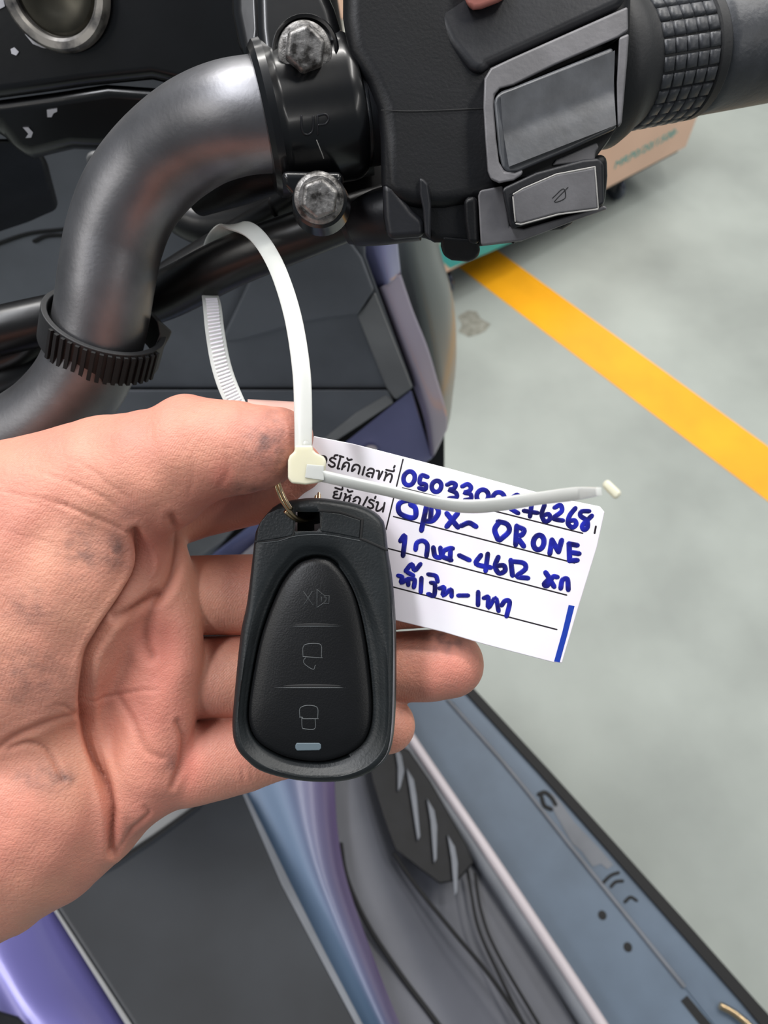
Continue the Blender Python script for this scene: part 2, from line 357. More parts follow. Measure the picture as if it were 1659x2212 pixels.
# grey outer flank behind the purple strip
def vrow(pts): return [V(x, y, Y) for x, y, Y in pts]
patch('front_fairing', [vrow([(830, 430, .40), (880, 430, .40), (930, 445, .43), (925, 470, .50)]),
                        vrow([(855, 540, .385), (900, 535, .39), (950, 545, .43), (952, 560, .52)]),
                        vrow([(870, 640, .38), (925, 640, .385), (977, 650, .43), (975, 655, .53)]),
                        vrow([(900, 760, .375), (950, 760, .385), (985, 765, .43), (980, 765, .53)]),
                        vrow([(925, 860, .37), (960, 860, .38), (978, 855, .43), (970, 850, .53)]),
                        vrow([(925, 960, .37), (945, 960, .375), (966, 925, .42), (955, 920, .52)]),
                        vrow([(900, 1000, .37), (915, 1000, .375), (930, 985, .41), (920, 980, .5)])], M['greyb'], sc, th=.004)
patch('fairing_strip', [vrow([(770, 500, .352), (815, 497, .350), (858, 495, .362)]), vrow([(786, 556, .352), (824, 553, .347), (860, 535, .362)]),
                        vrow([(815, 622, .352), (840, 612, .347), (866, 590, .362)])], M['purple'], sc, th=.006)
patch('fairing_strip', [vrow([(815, 622, .352), (828, 617, .346), (866, 592, .360)]), vrow([(845, 700, .352), (858, 697, .346), (893, 672, .360)]),
                        vrow([(872, 775, .352), (886, 772, .346), (924, 750, .360)]), vrow([(893, 835, .352), (908, 833, .346), (945, 820, .360)]),
                        vrow([(916, 905, .352), (928, 903, .346), (965, 890, .360)]), vrow([(930, 985, .352), (938, 984, .346), (967, 925, .360)])], M['mauve'], sc, th=.006)
pm = plane(V(300, 500, .345), V(800, 500, .345), V(300, 1000, .345))
slab('leg_shield', [(-650, 250), (-400, 100), (780, 100), (790, 553), (893, 836), (855, 864), (848, 838), (-650, 836)], pm, .012, M['slate'], sc, bevel=.0015)
# recessed upper step and raised ridges of the shield
pm2 = plane(V(300, 500, .338), V(800, 500, .338), V(300, 1000, .341))
slab('shield_step', [(300, 400), (500, 400), (700, 440), (782, 556), (808, 626), (772, 680), (700, 688), (640, 700), (520, 735), (475, 740), (560, 560)], pm2, .006, M['slate'], sc, bevel=.003, bseg=4)
slab('shield_edge', [(810, 630), (890, 836), (853, 862), (836, 840), (772, 682)], plane(V(800, 640, .340), V(885, 830, .336), V(775, 685, .344)), .006, M['slate2'], sc, bevel=.0015, bseg=4)
slab('shield_brace', [(385, 455), (400, 425), (560, 470), (640, 500), (600, 530), (480, 500)], plane(V(300, 500, .30), V(800, 500, .30), V(300, 1000, .31)), .02, M['slate2'], sc, bevel=.004)
slab('shield_brace', [(180, 330), (240, 320), (330, 330), (330, 380), (220, 430)], plane(V(300, 500, .31), V(800, 500, .31), V(300, 1000, .31)), .02, M['slate2'], sc, bevel=.004)
slab('shield_cowl', [(-260, 300), (60, 300), (100, 340), (128, 450), (60, 480), (0, 500), (-260, 560)], plane(V(0, 400, .27), V(100, 400, .28), V(0, 500, .28)), .02, M['bplast2'], sc, bevel=.003)
strokes('panel_groove', [[(75, 521), (100, 510), (140, 508), (190, 512)], [(-20, 532), (60, 505), (130, 496), (200, 490)]], pm, 9, M['dark'], sc, off=.0003, raise_=.2)
# lower glove box lid
pl_ = plane(V(300, 850, .341), V(800, 850, .341), V(500, 1100, .335))
gl = slab('glovebox_lid', [(-500, 842), (838, 842), (850, 868), (780, 915), (708, 962), (600, 1040), (430, 1230), (-500, 1300)], pl_, .015, M['slate'], sc, bevel=.002)
slab('lid_ridge', [(834, 852), (850, 868), (780, 915), (708, 962), (600, 1040), (480, 1170), (392, 1230), (340, 1230), (500, 1080), (640, 990), (705, 942), (770, 890)], pl_, .003, M['slate2'], gl, bevel=.001, off=.0006)
tri = plane(V(890, 850, .352), V(930, 980, .352), V(500, 1170, .335))
slab('lower_fairing', [(889, 842), (934, 990), (900, 1010), (790, 1030), (600, 1200), (552, 1250), (405, 1250), (460, 1196), (540, 1135), (700, 990), (750, 952)], tri, .012, M['purple'], sc, bevel=.0015)
slab('gap_seal', [(960, 900), (700, 1130), (540, 1150), (500, 1196), (450, 1260), (560, 1260), (700, 1220), (960, 1060)], plane(V(890, 850, .367), V(930, 980, .367), V(500, 1170, .350)), .01, M['dark'], sc, bevel=.001)
slab('bright_trim', [(560, 1166), (520, 1200), (500, 1215), (525, 1215), (575, 1180)], plane(V(890, 850, .350), V(930, 980, .350), V(500, 1170, .331)), .003, M['chrome'], sc, bevel=.0006)
lathe('panel_screw', tri(800, 966, .002), -tri.n, [(0, 5.5), (1.6, 5.5), (2.4, 4.5), (2.6, 0.5)], M['chrome'], sc, seg=24)

# -- step-through: tunnel cover, painted strips, foot well, board
pt = plane(G(150, 2000, .70), G(700, 2212, .64), G(530, 1715, .60))
slab('tunnel_cover', [(116, 1956), (160, 1915), (250, 1868), (330, 1815), (425, 1745), (500, 1650), (531, 1715), (577, 1805), (626, 1905), (701, 2055), (783, 2212), (930, 2500), (450, 2500), (283, 2212)], pt, .02, M['seat'], sc, bevel=.004, bseg=5)
slab('tunnel_edge', [(512, 1690), (532, 1715), (625, 1905), (700, 2055), (782, 2212), (880, 2400), (862, 2400), (766, 2212), (685, 2060), (607, 1912)], pt, .003, M['slate'], sc, bevel=.001, off=.0012)
slab('tunnel_cap', [(100, 1900), (240, 1780), (500, 1600), (540, 1650), (425, 1738), (330, 1806), (250, 1858), (150, 1905), (112, 1935)], plane(G(150, 2000, .69), G(700, 2212, .63), G(530, 1715, .59)), .02, M['slate2'], sc, bevel=.003)
slab('side_trim', [(100, 1945), (116, 1956), (283, 2212), (420, 2420), (398, 2420), (268, 2212)], pt, .008, M['slate2'], sc, bevel=.001, off=.0015)
def grow(pts): return [G(x, y, z) for x, y, z in pts]
patch('seat_fairing', [grow([(-160, 1880, .70), (-60, 1880, .725), (20, 1900, .72), (108, 1935, .69)]),
                       grow([(-160, 2020, .70), (-60, 2020, .735), (50, 2010, .72), (150, 2000, .685)]),
                       grow([(-120, 2120, .68), (-20, 2120, .735), (90, 2110, .725), (205, 2090, .685)]),
                       grow([(-60, 2250, .66), (30, 2230, .735), (160, 2220, .73), (290, 2220, .685)]),
                       grow([(0, 2420, .66), (130, 2400, .735), (270, 2400, .73), (410, 2400, .685)])], M['lavender'], sc, th=.01)
slab('side_bumper', [(-120, 2130), (-10, 2180), (40, 2195), (75, 2230), (200, 2500), (-120, 2500)], plane(G(0, 2200, .765), G(60, 2210, .75), G(0, 2300, .765)), .01, M['bplast2'], sc, bevel=.004)
L_ = [(1390, 372), (1470, 410), (1560, 452), (1640, 492), (1715, 533), (1805, 578), (1905, 627), (2055, 702), (2212, 784), (2420, 890)]
R_ = [(1390, 742), (1470, 740), (1560, 735), (1640, 724), (1715, 724), (1805, 731), (1905, 750), (2055, 802), (2212, 864), (2420, 960)]
rows = []
for (y, xl), (_, xr) in zip(L_, R_):
    rows.append(grow([(xl - 14, y, .575), (xl + (xr - xl) * .3, y, .575), (xl + (xr - xl) * .6, y, .574), (xl + (xr - xl) * .85, y, .562), (xr, y, .535)]))
patch('body_strip', rows, M['flip'], sc, th=.02, flip=True)
rdg = [(1390, 750), (1480, 815), (1560, 868), (1640, 918), (1715, 968), (1850, 1058), (2040, 1183), (2212, 1290), (2420, 1420)]
def rx(y): return float(np.interp(y, [a for a, _ in rdg], [b for _, b in rdg]))
def rr(y): return float(np.interp(y, [a for a, _ in R_], [b for _, b in R_]))
rows = []
for y in (1400, 1470, 1540, 1640, 1715, 1805, 1905, 2055, 2212, 2420):
    a, b = rr(y) - 14, rx(y) + 2
    rows.append(grow([(a, y, .50), (a + (b - a) * .25, y, .49), (a + (b - a) * .5, y, .45), (a + (b - a) * .8, y, .43), (b, y, .43)]))
patch('foot_well', rows, M['mat'], sc, th=.02)
fwp = lambda z: plane(G(800, 1700, z), G(1200, 2200, z), G(900, 2100, z))
fw = plane(G(900, 1700, .472), G(1100, 2100, .468), G(850, 2050, .505))
vent = slab('vent_panel', [(800, 1690), (790, 1640), (830, 1600), (880, 1625), (925, 1690), (1005, 1830), (1018, 1868), (985, 1905), (945, 1912), (905, 1882), (850, 1838), (825, 1770)], fw, .008, M['bplast'], sc, bevel=.002, off=.006)
slab('tunnel_core', [(60, 1250), (500, 1250), (800, 1400), (860, 1560), (700, 1700), (780, 2250), (150, 2250), (60, 1800)], plane(G(150, 2000, .44), G(700, 2212, .42), G(530, 1715, .42)), .05, M['dark'], sc, bevel=.004)
for (x0, y0), (x1, y1) in (((845, 1612), (853, 1716)), ((871, 1664), (895, 1822)), ((915, 1730), (930, 1870)), ((959, 1808), (974, 1940))):
    slab('vent_rib', [(x0, y0), (x0 + 16, y0 + 26), (x0 + 22, y0 + 60), (x1 + 6, y1 - 10), (x1, y1), (x0 + 8, y0 + 50)], fw, .010, M['slate'], vent, bevel=.0008, off=.010)
def gro(name, ln, w, z, m_='dark'):
    q = cat(ln, 8); c = [G(a[0], a[1], a[2]) for a in q]
    v, f = sweep(c, [(x - CL).length * w / 2 / F for x in c], 10); return mk(name, v, f, M[m_], sc)
gro('panel_groove', [(735, 1820, .52), (750, 1900, .515), (795, 2000, .51), (868, 2110, .50), (945, 2212, .495), (1080, 2400, .49)], 10, .5)
gro('panel_groove', [(850, 1842, .490), (900, 1915, .482), (985, 2020, .478), (1060, 2110, .472), (1150, 2240, .462)], 8, .45)
gro('panel_groove', [(1008, 1868, .448), (1018, 1930, .452), (1035, 2010, .455), (1080, 2110, .455), (1140, 2230, .455)], 6, .45)
gro('panel_groove', [(1026, 1885, .445), (1040, 1970, .448), (1075, 2060, .450), (1180, 2240, .446)], 6, .45)
gro('panel_groove', [(905, 1660, .437), (1000, 1800, .436), (1100, 1960, .436), (1250, 2212, .436)], 8, .45)
# ridge rail: bright rounded edge
q = [(762, 1400), (840, 1515), (886, 1592), (960, 1703), (1062, 1853), (1190, 2046), (1300, 2214), (1430, 2420)]
c = [G(x, y, .445) for x, y in q]; q2 = cat([tuple(p) for p in c], 8); q2 = [Vector(a) for a in q2]
v, f = sweep(q2, [.0062] * len(q2), 20); mk('board_rail', v, f, M['chrome'], sc)
v, f = sweep([p + Vector((-.012, 0, -.006)) for p in q2], [.0085] * len(q2), 16); mk('rail_base', v, f, M['slate'], sc)
# foot board with its groove, rim and dark hole discs
pbd = plane(G(900, 1600, .385), G(1500, 2200, .385), G(1200, 2200, .385))
bd = slab('foot_board', [(740, 1400), (860, 1400), (968, 1512), (1100, 1660), (1250, 1848), (1476, 2130), (1600, 2290), (1750, 2480), (1430, 2480), (1290, 2212), (1050, 1850), (880, 1590)], pbd, .012, M['board'], sc, bevel=.002)
rim = slab('board_rim', [(880, 1380), (930, 1400), (1020, 1497), (1180, 1672), (1320, 1826), (1480, 2008), (1625, 2170), (1850, 2420), (1760, 2480), (1600, 2290), (1482, 2140), (1250, 1852), (1100, 1664), (972, 1513), (868, 1400)], plane(G(900, 1600, .37), G(1500, 2200, .37), G(1200, 2200, .37)), .012, M['board'], sc, bevel=.002, label='raised outer rim of the foot board')
slab('rubber_edge', [(900, 1375), (935, 1390), (1028, 1492), (1188, 1665), (1328, 1820), (1490, 2000), (1637, 2166), (1870, 2420), (1820, 2430), (1600, 2165), (1465, 2012), (1305, 1830), (1168, 1676), (1004, 1497), (905, 1400)], plane(G(900, 1600, .374), G(1500, 2200, .374), G(1200, 2200, .374)), .03, M['dark'], sc, bevel=.002)
for x, y in ((1301, 1977), (1356, 2046)):
    lathe('hole_shade_disc', pbd(x, y, -.002), -pbd.n, [(0, 4.9), (2.3, 4.9), (2.4, 4.2)], M['dark'], bd, seg=24)  # near-black disc on the surface, stands in for shade inside the hole
slab('board_slot', [(1470, 2162), (1484, 2150), (1560, 2240), (1640, 2340), (1620, 2350)], pbd, .001, M['dark'], bd, bevel=0, off=.0006)
strokes('rim_joint', [[(1298, 1912), (1318, 1892), (1336, 1885)], [(1320, 1915), (1330, 1905), (1345, 1903)], [(1350, 1948), (1362, 1938), (1375, 1945)]], plane(G(900, 1600, .3705), G(1500, 2200, .3705), G(1200, 2200, .3705)), 6, M['dark'], rim, raise_=.3)
strokes('rubber_burr', [[(1164, 1716), (1178, 1712), (1192, 1724), (1200, 1738)], [(1170, 1722), (1176, 1740), (1190, 1748)]], plane(G(900, 1600, .3705), G(1500, 2200, .3705), G(1200, 2200, .3705)), 9, M['dark'], rim, raise_=.3)
slab('rubber_burr', [(1190, 1712), (1208, 1730), (1240, 1775), (1290, 1828), (1325, 1868), (1312, 1878), (1298, 1866), (1280, 1872), (1256, 1838), (1236, 1822), (1218, 1790), (1196, 1752)], plane(G(900, 1600, .3705), G(1500, 2200, .3705), G(1200, 2200, .3705)), .0006, M['slate'], rim, bevel=0, off=.0003)
gro('seam_line', [(966, 1510, .386), (1100, 1662, .386), (1250, 1850, .386), (1478, 2132, .386)], 8, .386, 'slate')
gro('cable_sheath', [(1555, 2172, .378), (1590, 2192, .378), (1640, 2235, .38)], 12, .38, 'gold')
# a centre column and stand so that the machine really stands on the floor (all hidden behind the panels)
v, f = boxmesh(Vector((-.36, .55, .25)), Vector((.22, 0, 0)), Vector((0, .14, 0)), Vector((0, 0, .45))); mk('front_column', v, f, M['dark'], sc, bevel=.01)
v, f = lathe('w', Vector((-.30, .70, .20)), Vector((1, .1, 0)), [(-45, 120), (-50, 170), (-30, 195), (0, 200), (30, 195), (50, 170), (45, 120)], None, None, seg=48, data=True)
mk('front_wheel', v, f, M['rubber'], sc)

# -- steering head plate with the ignition lock, top left
ph = plane(P(0, 0, .235), P(500, 0, .232), P(100, 300, .255))
hd = slab('steering_head', [(-300, -300), (620, -300), (600, 60), (560, 180), (470, 205), (330, 172), (190, 186), (90, 200), (0, 212), (-300, 230)], ph, .05, M['gloss'], sc, bevel=.004, bseg=4)
slab('head_flange', [(-300, 235), (0, 216), (120, 200), (230, 183), (470, 200), (470, 270), (330, 300), (228, 325), (160, 322), (75, 342), (40, 330), (0, 280), (-300, 300)], plane(P(0, 200, .250), P(500, 200, .248), P(100, 300, .262)), .05, M['gloss'], sc, bevel=.005, bseg=4)
ig = P(122, -22, .232)
lathe('ignition_ring', ig, -ph.n + Vector((0, 0, 0)), [(0, 17), (2.5, 16.6), (3.4, 15.8), (3.2, 13.8), (2.4, 12.9), (-1.5, 12.6), (-1.6, 8)], M['ring'], sc, seg=64)
lathe('ignition_lock', ig, -ph.n, [(-1, 12.5), (.8, 12.3), (1.6, 11.4), (1.8, 8), (1.2, 6.5), (1.2, .5)], M['lock'], sc, seg=48)
pf = plane(P(0, 200, .250), P(500, 200, .248), P(100, 300, .262))
for nm, pts, pq in (('paint_chip', [(55, 74), (72, 70), (100, 80), (128, 92), (131, 100), (122, 106), (95, 104), (72, 95)], ph), ('paint_chip', [(24, 106), (32, 102), (42, 112), (36, 120), (26, 116)], ph),
                   ('paint_chip', [(102, 236), (124, 233), (124, 240), (116, 244), (112, 252), (103, 252)], pf), ('paint_chip', [(50, 274), (62, 274), (72, 285), (68, 296), (56, 297), (62, 288)], pf), ('paint_chip', [(-30, -20), (5, -16), (12, 14), (0, 20), (-30, 10)], ph)):
    slab(nm, pts, pq, .0005, M['chip'], hd, bevel=0, off=.0004)

# -- hoses
tube('brake_hose', [(-260, 790, .225, 7.4), (-60, 730, .225, 7.4), (110, 690, .228, 7.4), (240, 665, .234, 7.4), (350, 640, .232, 7.5), (500, 566, .217, 7.2), (650, 508, .208, 6.6), (800, 455, .205, 5.8), (900, 425, .205, 5.5)], M['hose'], sc)
tube('throttle_cable', [(-260, 830, .235, 6), (0, 775, .236, 6), (90, 735, .240, 5.5), (240, 700, .25, 5), (360, 600, .25, 5), (520, 500, .24, 4.5), (600, 450, .23, 4)], M['hose'], sc)
tube('wiring_sheath', [(-260, 900, .24, 9), (-20, 835, .24, 8.5), (80, 800, .243, 8), (200, 770, .25, 7)], M['hose'], sc)
tube('clutch_cable', [(330, 400, .26, 7), (400, 468, .255, 7), (470, 490, .25, 6.5), (560, 470, .24, 5.5), (620, 440, .23, 5), (700, 380, .22, 5)], M['hose'], sc)
tube('lever_rod', [(430, 430, .225, 5), (520, 395, .215, 6), (600, 370, .21, 6), (800, 330, .21, 6)], M['bplast'], sc)
tube('cable_end', [(900, 455, .193, 7.5), (820, 470, .195, 7.0), (768, 487, .199, 5.5), (745, 496, .200, 4)], M['bplast2'], sc)

# -- handlebar
tube('handlebar', [(900, 210, .188, 13), (760, 233, .184, 13), (660, 247, .182, 13), (560, 250, .182, 13), (490, 262, .184, 13), (420, 292, .189, 13), (345, 350, .196, 13), (285, 425, .201, 13), (250, 510, .205, 13),
                   (232, 600, .208, 13), (218, 690, .212, 13), (195, 780, .216, 13), (155, 850, .220, 13), (85, 915, .224, 13), (-10, 960, .228, 13), (-200, 1010, .235, 13)], M['steel'], sc, seg=48)
# rubber strap around the bar and hoses
bc = P(222, 722, .214); ax = (P(232, 600, .203) - P(190, 820, .226)).normalized(); ua = R @ Vector((1, 0, 0)); ua = (ua - ax * ua.dot(ax)).normalized(); wa = ax.cross(ua)
if wa.dot(R @ Vector((0, 0, 1))) < 0: wa = -wa
def ringband(name, r0, r1, h0, h1, mt, parent, a0=0, a1=360, n=64, sx=1.12):
    vs, fs = [], []; full = a1 - a0 >= 359.9; m_ = n if full else n + 1
    for k in range(m_):
        a = math.radians(a0 + (a1 - a0) * k / n); e = ua * math.cos(a) * sx + wa * math.sin(a)
        for r_, h in ((r1, h0), (r1, h1), (r0, h1), (r0, h0)): vs.append(bc + e * r_ / 1000 + ax * h / 1000)
    for k in range(n if full else n):
        k2 = (k + 1) % m_
        for j in range(4): fs.append([k * 4 + j, k2 * 4 + j, k2 * 4 + (j + 1) % 4, k * 4 + (j + 1) % 4])
    if not full: fs.append([0, 1, 2, 3]); fs.append([n * 4 + 3, n * 4 + 2, n * 4 + 1, n * 4])
    if name is None: return vs, fs
    return mk(name, vs, fs, mt, parent, bevel=.0003)
stp = ringband('rubber_strap', 13.8, 15.3, -5.2, 5.2, M['rubber'], sc)
v, f = join([ringband(None, 15.1, 16.2, -5.0, 4.6, None, None, a, a + 3.4, 2) for a in np.arange(22, 128, 7.0)])
mk('strap_ribs', v, f, M['dark'], stp, smooth=False)
slab('strap_buckle', [(338, 688), (352, 698), (372, 716), (366, 730), (322, 806), (310, 805), (330, 760), (344, 722)], plane(P(340, 700, .212), P(370, 720, .218), P(315, 800, .215)), .006, M['rubber'], stp, bevel=.0006)

# -- clamp (axis follows the bar)
A, B = P(583, 262, .182), P(776, 228, .1845); cax = (B - A).normalized()
clp = lathe('handlebar_clamp', A, cax, [(-2, 12.9), (-2, 16), (-.8, 17.4), (1, 17.6), (2.2, 16.9), (3, 16.6), (18.5, 16.6), (20, 16.4), (21.4, 15.6), (22, 14), (22, 12.9)], M['gloss'], sc, seg=72)
cz = (R @ Vector((0, 0, 1))); cy = R @ Vector((0, 1, 0)); cx_ = R @ Vector((1, 0, 0))
pc = plane(P(600, 100, .1685), P(760, 100, .171), P(600, 400, .1665))
slab('clamp_lug', [(548, -160), (555, 60), (566, 150), (590, 200), (650, 215), (720, 210), (758, 170), (742, 90), (722, 20), (700, -30), (690, -160)], pc, .018, M['gloss'], clp, bevel=.0045, bseg=5)
slab('clamp_arm', [(498, -160), (502, 30), (520, 120), (560, 150), (570, 60), (560, -160)], plane(P(500, 100, .178), P(560, 100, .176), P(500, 0, .178)), .02, M['gloss'], clp, bevel=.003)
slab('clamp_lug', [(606, 370), (742, 372), (741, 405), (738, 450), (716, 480), (668, 482), (648, 455), (632, 420), (612, 402)], plane(P(600, 400, .1715), P(760, 400, .173), P(600, 480, .1745)), .016, M['gloss'], clp, bevel=.0035, bseg=5)
lathe('bolt_boss', P(661, 112, .1695), (cz * 1 + cy * -.10), [(-4, 8.2), (1.4, 7.6), (2.0, 7.2), (1.6, 6.6), (0, 6.4)], M['gloss'], clp)
lathe('bolt_boss', P(691, 434, .1735), (cz * 1 + cy * -.10), [(-4, 7.0), (.6, 6.4), (1.2, 5.8)], M['gloss'], clp)
def hexbolt(px, py, d, s):
    c = P(px, py, d); a = (cz + cy * -.45 + cx_ * .12).normalized()
    fl_ = lathe('clamp_bolt', c, a, [(-1, 5.6 * s), (.2, 6.1 * s), (.8, 5.9 * s), (1.4, 5.0 * s)], M['bolt'], clp, seg=40)
    u = (cx_ - a * cx_.dot(a)).normalized(); w = a.cross(u); vs, fs = [], []
    for h, r in ((.8, 4.9), (4.8, 4.7), (5.6, 4.1)):
        for k in range(6):
            t = math.pi / 3 * k + .35; vs.append(c + a * h * s / 1000 + (u * math.cos(t) + w * math.sin(t)) * r * s / 1000)
    for i in range(2):
        for k in range(6): fs.append([i * 6 + k, i * 6 + (k + 1) % 6, (i + 1) * 6 + (k + 1) % 6, (i + 1) * 6 + k])
    fs += [list(range(6))[::-1], [12 + k for k in range(6)]]
    mk('bolt_head', vs, fs, M['bolt'], fl_, bevel=.0005)
    # rounded crown
hexbolt(659, 112, .1670, 1.0); hexbolt(689, 428, .1705, .94)
# raised lettering follows the drum
def drum(px, py, off=0):
    r = (R @ cdir(px, py)); o = CL - A; rp = r - cax * r.dot(cax); op = o - cax * o.dot(cax); Rr = .0166
    a_, b_, c_ = rp.dot(rp), 2 * rp.dot(op), op.dot(op) - Rr * Rr; t = (-b_ - math.sqrt(max(0, b_ * b_ - 4 * a_ * c_))) / 2 / a_
    return CL + r * t
drum.n = cz
strokes('raised_lettering', [[(651, 251), (652, 275), (657, 289), (668, 290), (676, 280), (677, 252)], [(687, 290), (686, 250)], [(686, 250), (703, 247), (710, 257), (703, 268), (688, 270)]], drum, 4.5, M['bplast2'], clp, raise_=1)  # paler plastic than the drum, stands in for the highlight on the letters
strokes('arrow_mark', [[(684, 303), (688, 313), (692, 323), (696, 333), (699, 342)]], drum, 2.2, M['wear'], clp, raise_=.6)

slab('dark_filler', [(700, 130), (800, 100), (850, 200), (850, 500), (760, 500), (700, 420)], plane(P(700, 200, .214), P(850, 200, .214), P(700, 500, .218)), .03, M['dark'], sc, bevel=.003)  # added dark filler sheet, closes the bright view between clamp and housing
# neck ring between clamp and switch housing
Ax2 = (P(1659, 85, .222) - P(776, 228, .1845)).normalized()
lathe('bar_collar', P(778, 228, .1845), cax, [(0, 14.2), (3.5, 14.2), (3.5, 13.3), (14, 13.2)], M['bplast2'], sc, seg=48)

# -- switch housing
ps = plane(P(820, 300, .1700), P(1350, 100, .1750), P(900, 450, .1735))
hs = slab('switch_housing', [(742, -260), (741, 40), (752, 110), (790, 175), (816, 235), (822, 300), (824, 400), (850, 440), (905, 452), (960, 452), (1040, 440), (1100, 410), (1200, 372), (1306, 330), (1338, 250), (1360, 70), (1368, -260)], ps, .030, M['bplast'], sc, bevel=.0042, bseg=6)
pr_ = plane(P(742, 20, .176), P(822, 20, .1695), P(800, 200, .172))
# raised upper shell
slab('upper_shell', [(905, -260), (930, 20), (965, 95), (1010, 150), (1042, 172), (1060, 146), (1353, 12), (1353, -260)], plane(P(960, 60, .1682), P(1350, 0, .1710), P(1045, 170, .1694)), .012, M['bplast2'], hs, bevel=.0042, bseg=6)
strokes('housing_seam', [[(824, 238), (900, 240), (1046, 234)]], plane(P(820, 300, .1698), P(1350, 100, .1748), P(900, 450, .1733)), 2.2, M['dark'], hs, raise_=.3)
# scalloped lower housing
pq = plane(P(830, 420, .1745), P(1310, 400, .1790), P(900, 520, .1790))
slab('lower_housing', [(826, 380), (1040, 400), (1310, 330), (1312, 380), (1306, 448), (1215, 480), (1125, 522), (1038, 532), (978, 524), (938, 524), (922, 512), (884, 514), (838, 520), (828, 470)], pq, .026, M['bplast'], hs, bevel=.0022, bseg=4)
pq2 = plane(P(830, 420, .1722), P(1310, 400, .1770), P(900, 520, .1765))
slab('housing_rib', [(826, 395), (850, 402), (892, 455), (918, 478), (918, 512), (886, 514), (838, 518), (830, 470)], plane(P(830, 420, .1730), P(1310, 400, .1770), P(900, 520, .1765)), .010, M['bplast2'], hs, bevel=.0016)
slab('housing_rib', [(904, 384), (914, 388), (924, 398), (930, 440), (929, 518), (916, 506), (912, 452), (905, 420)], pq2, .010, M['bplast2'], hs, bevel=.0010, off=.0010)
slab('housing_rib', [(1000, 432), (1010, 426), (1030, 424), (1034, 528), (1010, 526), (1003, 480)], pq2, .010, M['bplast'], hs, bevel=.0012, off=.0006)
slab('switch_bracket', [(1030, 424), (1034, 412), (1084, 402), (1098, 490), (1128, 494), (1302, 444), (1308, 452), (1230, 480), (1126, 520), (1040, 530), (1036, 528)], pq2, .010, M['gplast'], hs, bevel=.0007, off=.0012)
slab('mirror_pod', [(953, 510), (1034, 518), (1038, 545), (1028, 560), (1012, 566), (975, 562), (958, 552), (952, 532)], plane(P(950, 520, .180), P(1040, 520, .180), P(950, 560, .184)), .016, M['bplast'], hs, bevel=.003, bseg=4)
slab('cable_lug', [(1165, 480), (1240, 462), (1240, 480), (1215, 496), (1180, 500)], plane(P(1165, 480, .186), P(1240, 480, .186), P(1165, 500, .188)), .012, M['bplast'], hs, bevel=.002)
slab('cable_lug', [(1080, 515), (1110, 512), (1112, 528), (1100, 522)], plane(P(1080, 480, .183), P(1240, 480, .183), P(1165, 500, .183)), .006, M['bplast'], hs, bevel=.0005)
# bezel around the rocker
pz = plane(P(1045, 200, .1672), P(1350, 60, .1705), P(1060, 390, .1695))
slab('switch_bezel', [(1044, 232), (1046, 170), (1060, 147), (1100, 128), (1356, 14), (1357, 67), (1334, 82), (1200, 140), (1110, 184), (1080, 192), (1068, 206), (1067, 230), (1072, 300), (1078, 350), (1090, 370), (1112, 373), (1130, 366), (1128, 378), (1110, 390), (1078, 396), (1060, 388), (1053, 370), (1048, 300)], pz, .006, M['gplast'], hs, bevel=.0007)
slab('switch_well', [(1066, 196), (1336, 80), (1360, 66), (1350, 260), (1300, 330), (1180, 372), (1082, 376)], pz, .006, M['dark'], hs, bevel=.0005, off=-.0035)
# dished rocker
pk = plane(P(1070, 210, .1672), P(1325, 110, .1708), P(1090, 370, .1700))
ro = [(1067, 222), (1070, 208), (1084, 197), (1110, 188), (1324, 102), (1327, 180), (1332, 278), (1230, 325), (1120, 371), (1098, 374), (1085, 364), (1077, 330)]
rk = slab('rocker_switch', ro, pk, .006, M['rocker'], hs, bevel=.0014, bseg=4)
rows = []
for j in range(5):
    t = j / 4; row = []
    for i in range(6):
        s = i / 5; x = 1076 + s * 246 + (1 - s) * t * 18 + s * t * 3; y = (206 + t * 154) * (1 - s) + (110 + t * 160) * s
        dish = .0009 * (math.cos((t - .5) * math.pi * 2) * .5 + .5) ; row.append(pk(x + 2, y + 3, .00035 + -dish + .0006))
    rows.append(row)
patch('rocker_face', rows, M['rocker'], rk, th=.0008)
slab('switch_slider', [(1336, 82), (1358, 73), (1354, 130), (1342, 268), (1333, 278), (1331, 180)], pk, .006, M['gplast'], hs, bevel=.0006, off=.0002)
slab('rocker_tab', [(1210, 338), (1298, 300), (1304, 312), (1296, 322), (1294, 342), (1200, 352)], pk, .004, M['gplast'], hs, bevel=.0005, off=-.0022)
# turn indicator switch below
pi_ = plane(P(1100, 400, .1690), P(1300, 350, .1715), P(1110, 480, .1720))
ti = slab('turn_switch', [(1086, 408), (1096, 402), (1160, 372), (1262, 344), (1296, 341), (1306, 352), (1308, 440), (1298, 446), (1200, 468), (1112, 493), (1104, 490), (1092, 440)], pi_, .012, M['bplast2'], hs, bevel=.0012, bseg=4, off=-.0006)
slab('switch_face', [(1108, 418), (1126, 408), (1200, 376), (1284, 361), (1290, 452), (1200, 463), (1122, 485), (1112, 480), (1106, 440)], pi_, .003, M['gplast'], ti, bevel=.0006, off=.0004)
strokes('worn_edge', [[(1107, 426), (1112, 478)], [(1108, 420), (1128, 408)], [(1128, 408), (1200, 377)], [(1200, 377), (1283, 361)], [(1284, 361), (1291, 450)], [(1114, 483), (1124, 485)], [(1124, 485), (1205, 463)], [(1205, 463), (1290, 452)]], pi_, 3, M['wear'], ti, off=.0003, raise_=.35)
strokes('arrow_mark', [[(1192, 428), (1215, 408), (1219, 428), (1196, 436), (1225, 405)]], pi_, 2, M['bplast2'], ti, off=.00045, raise_=.3)
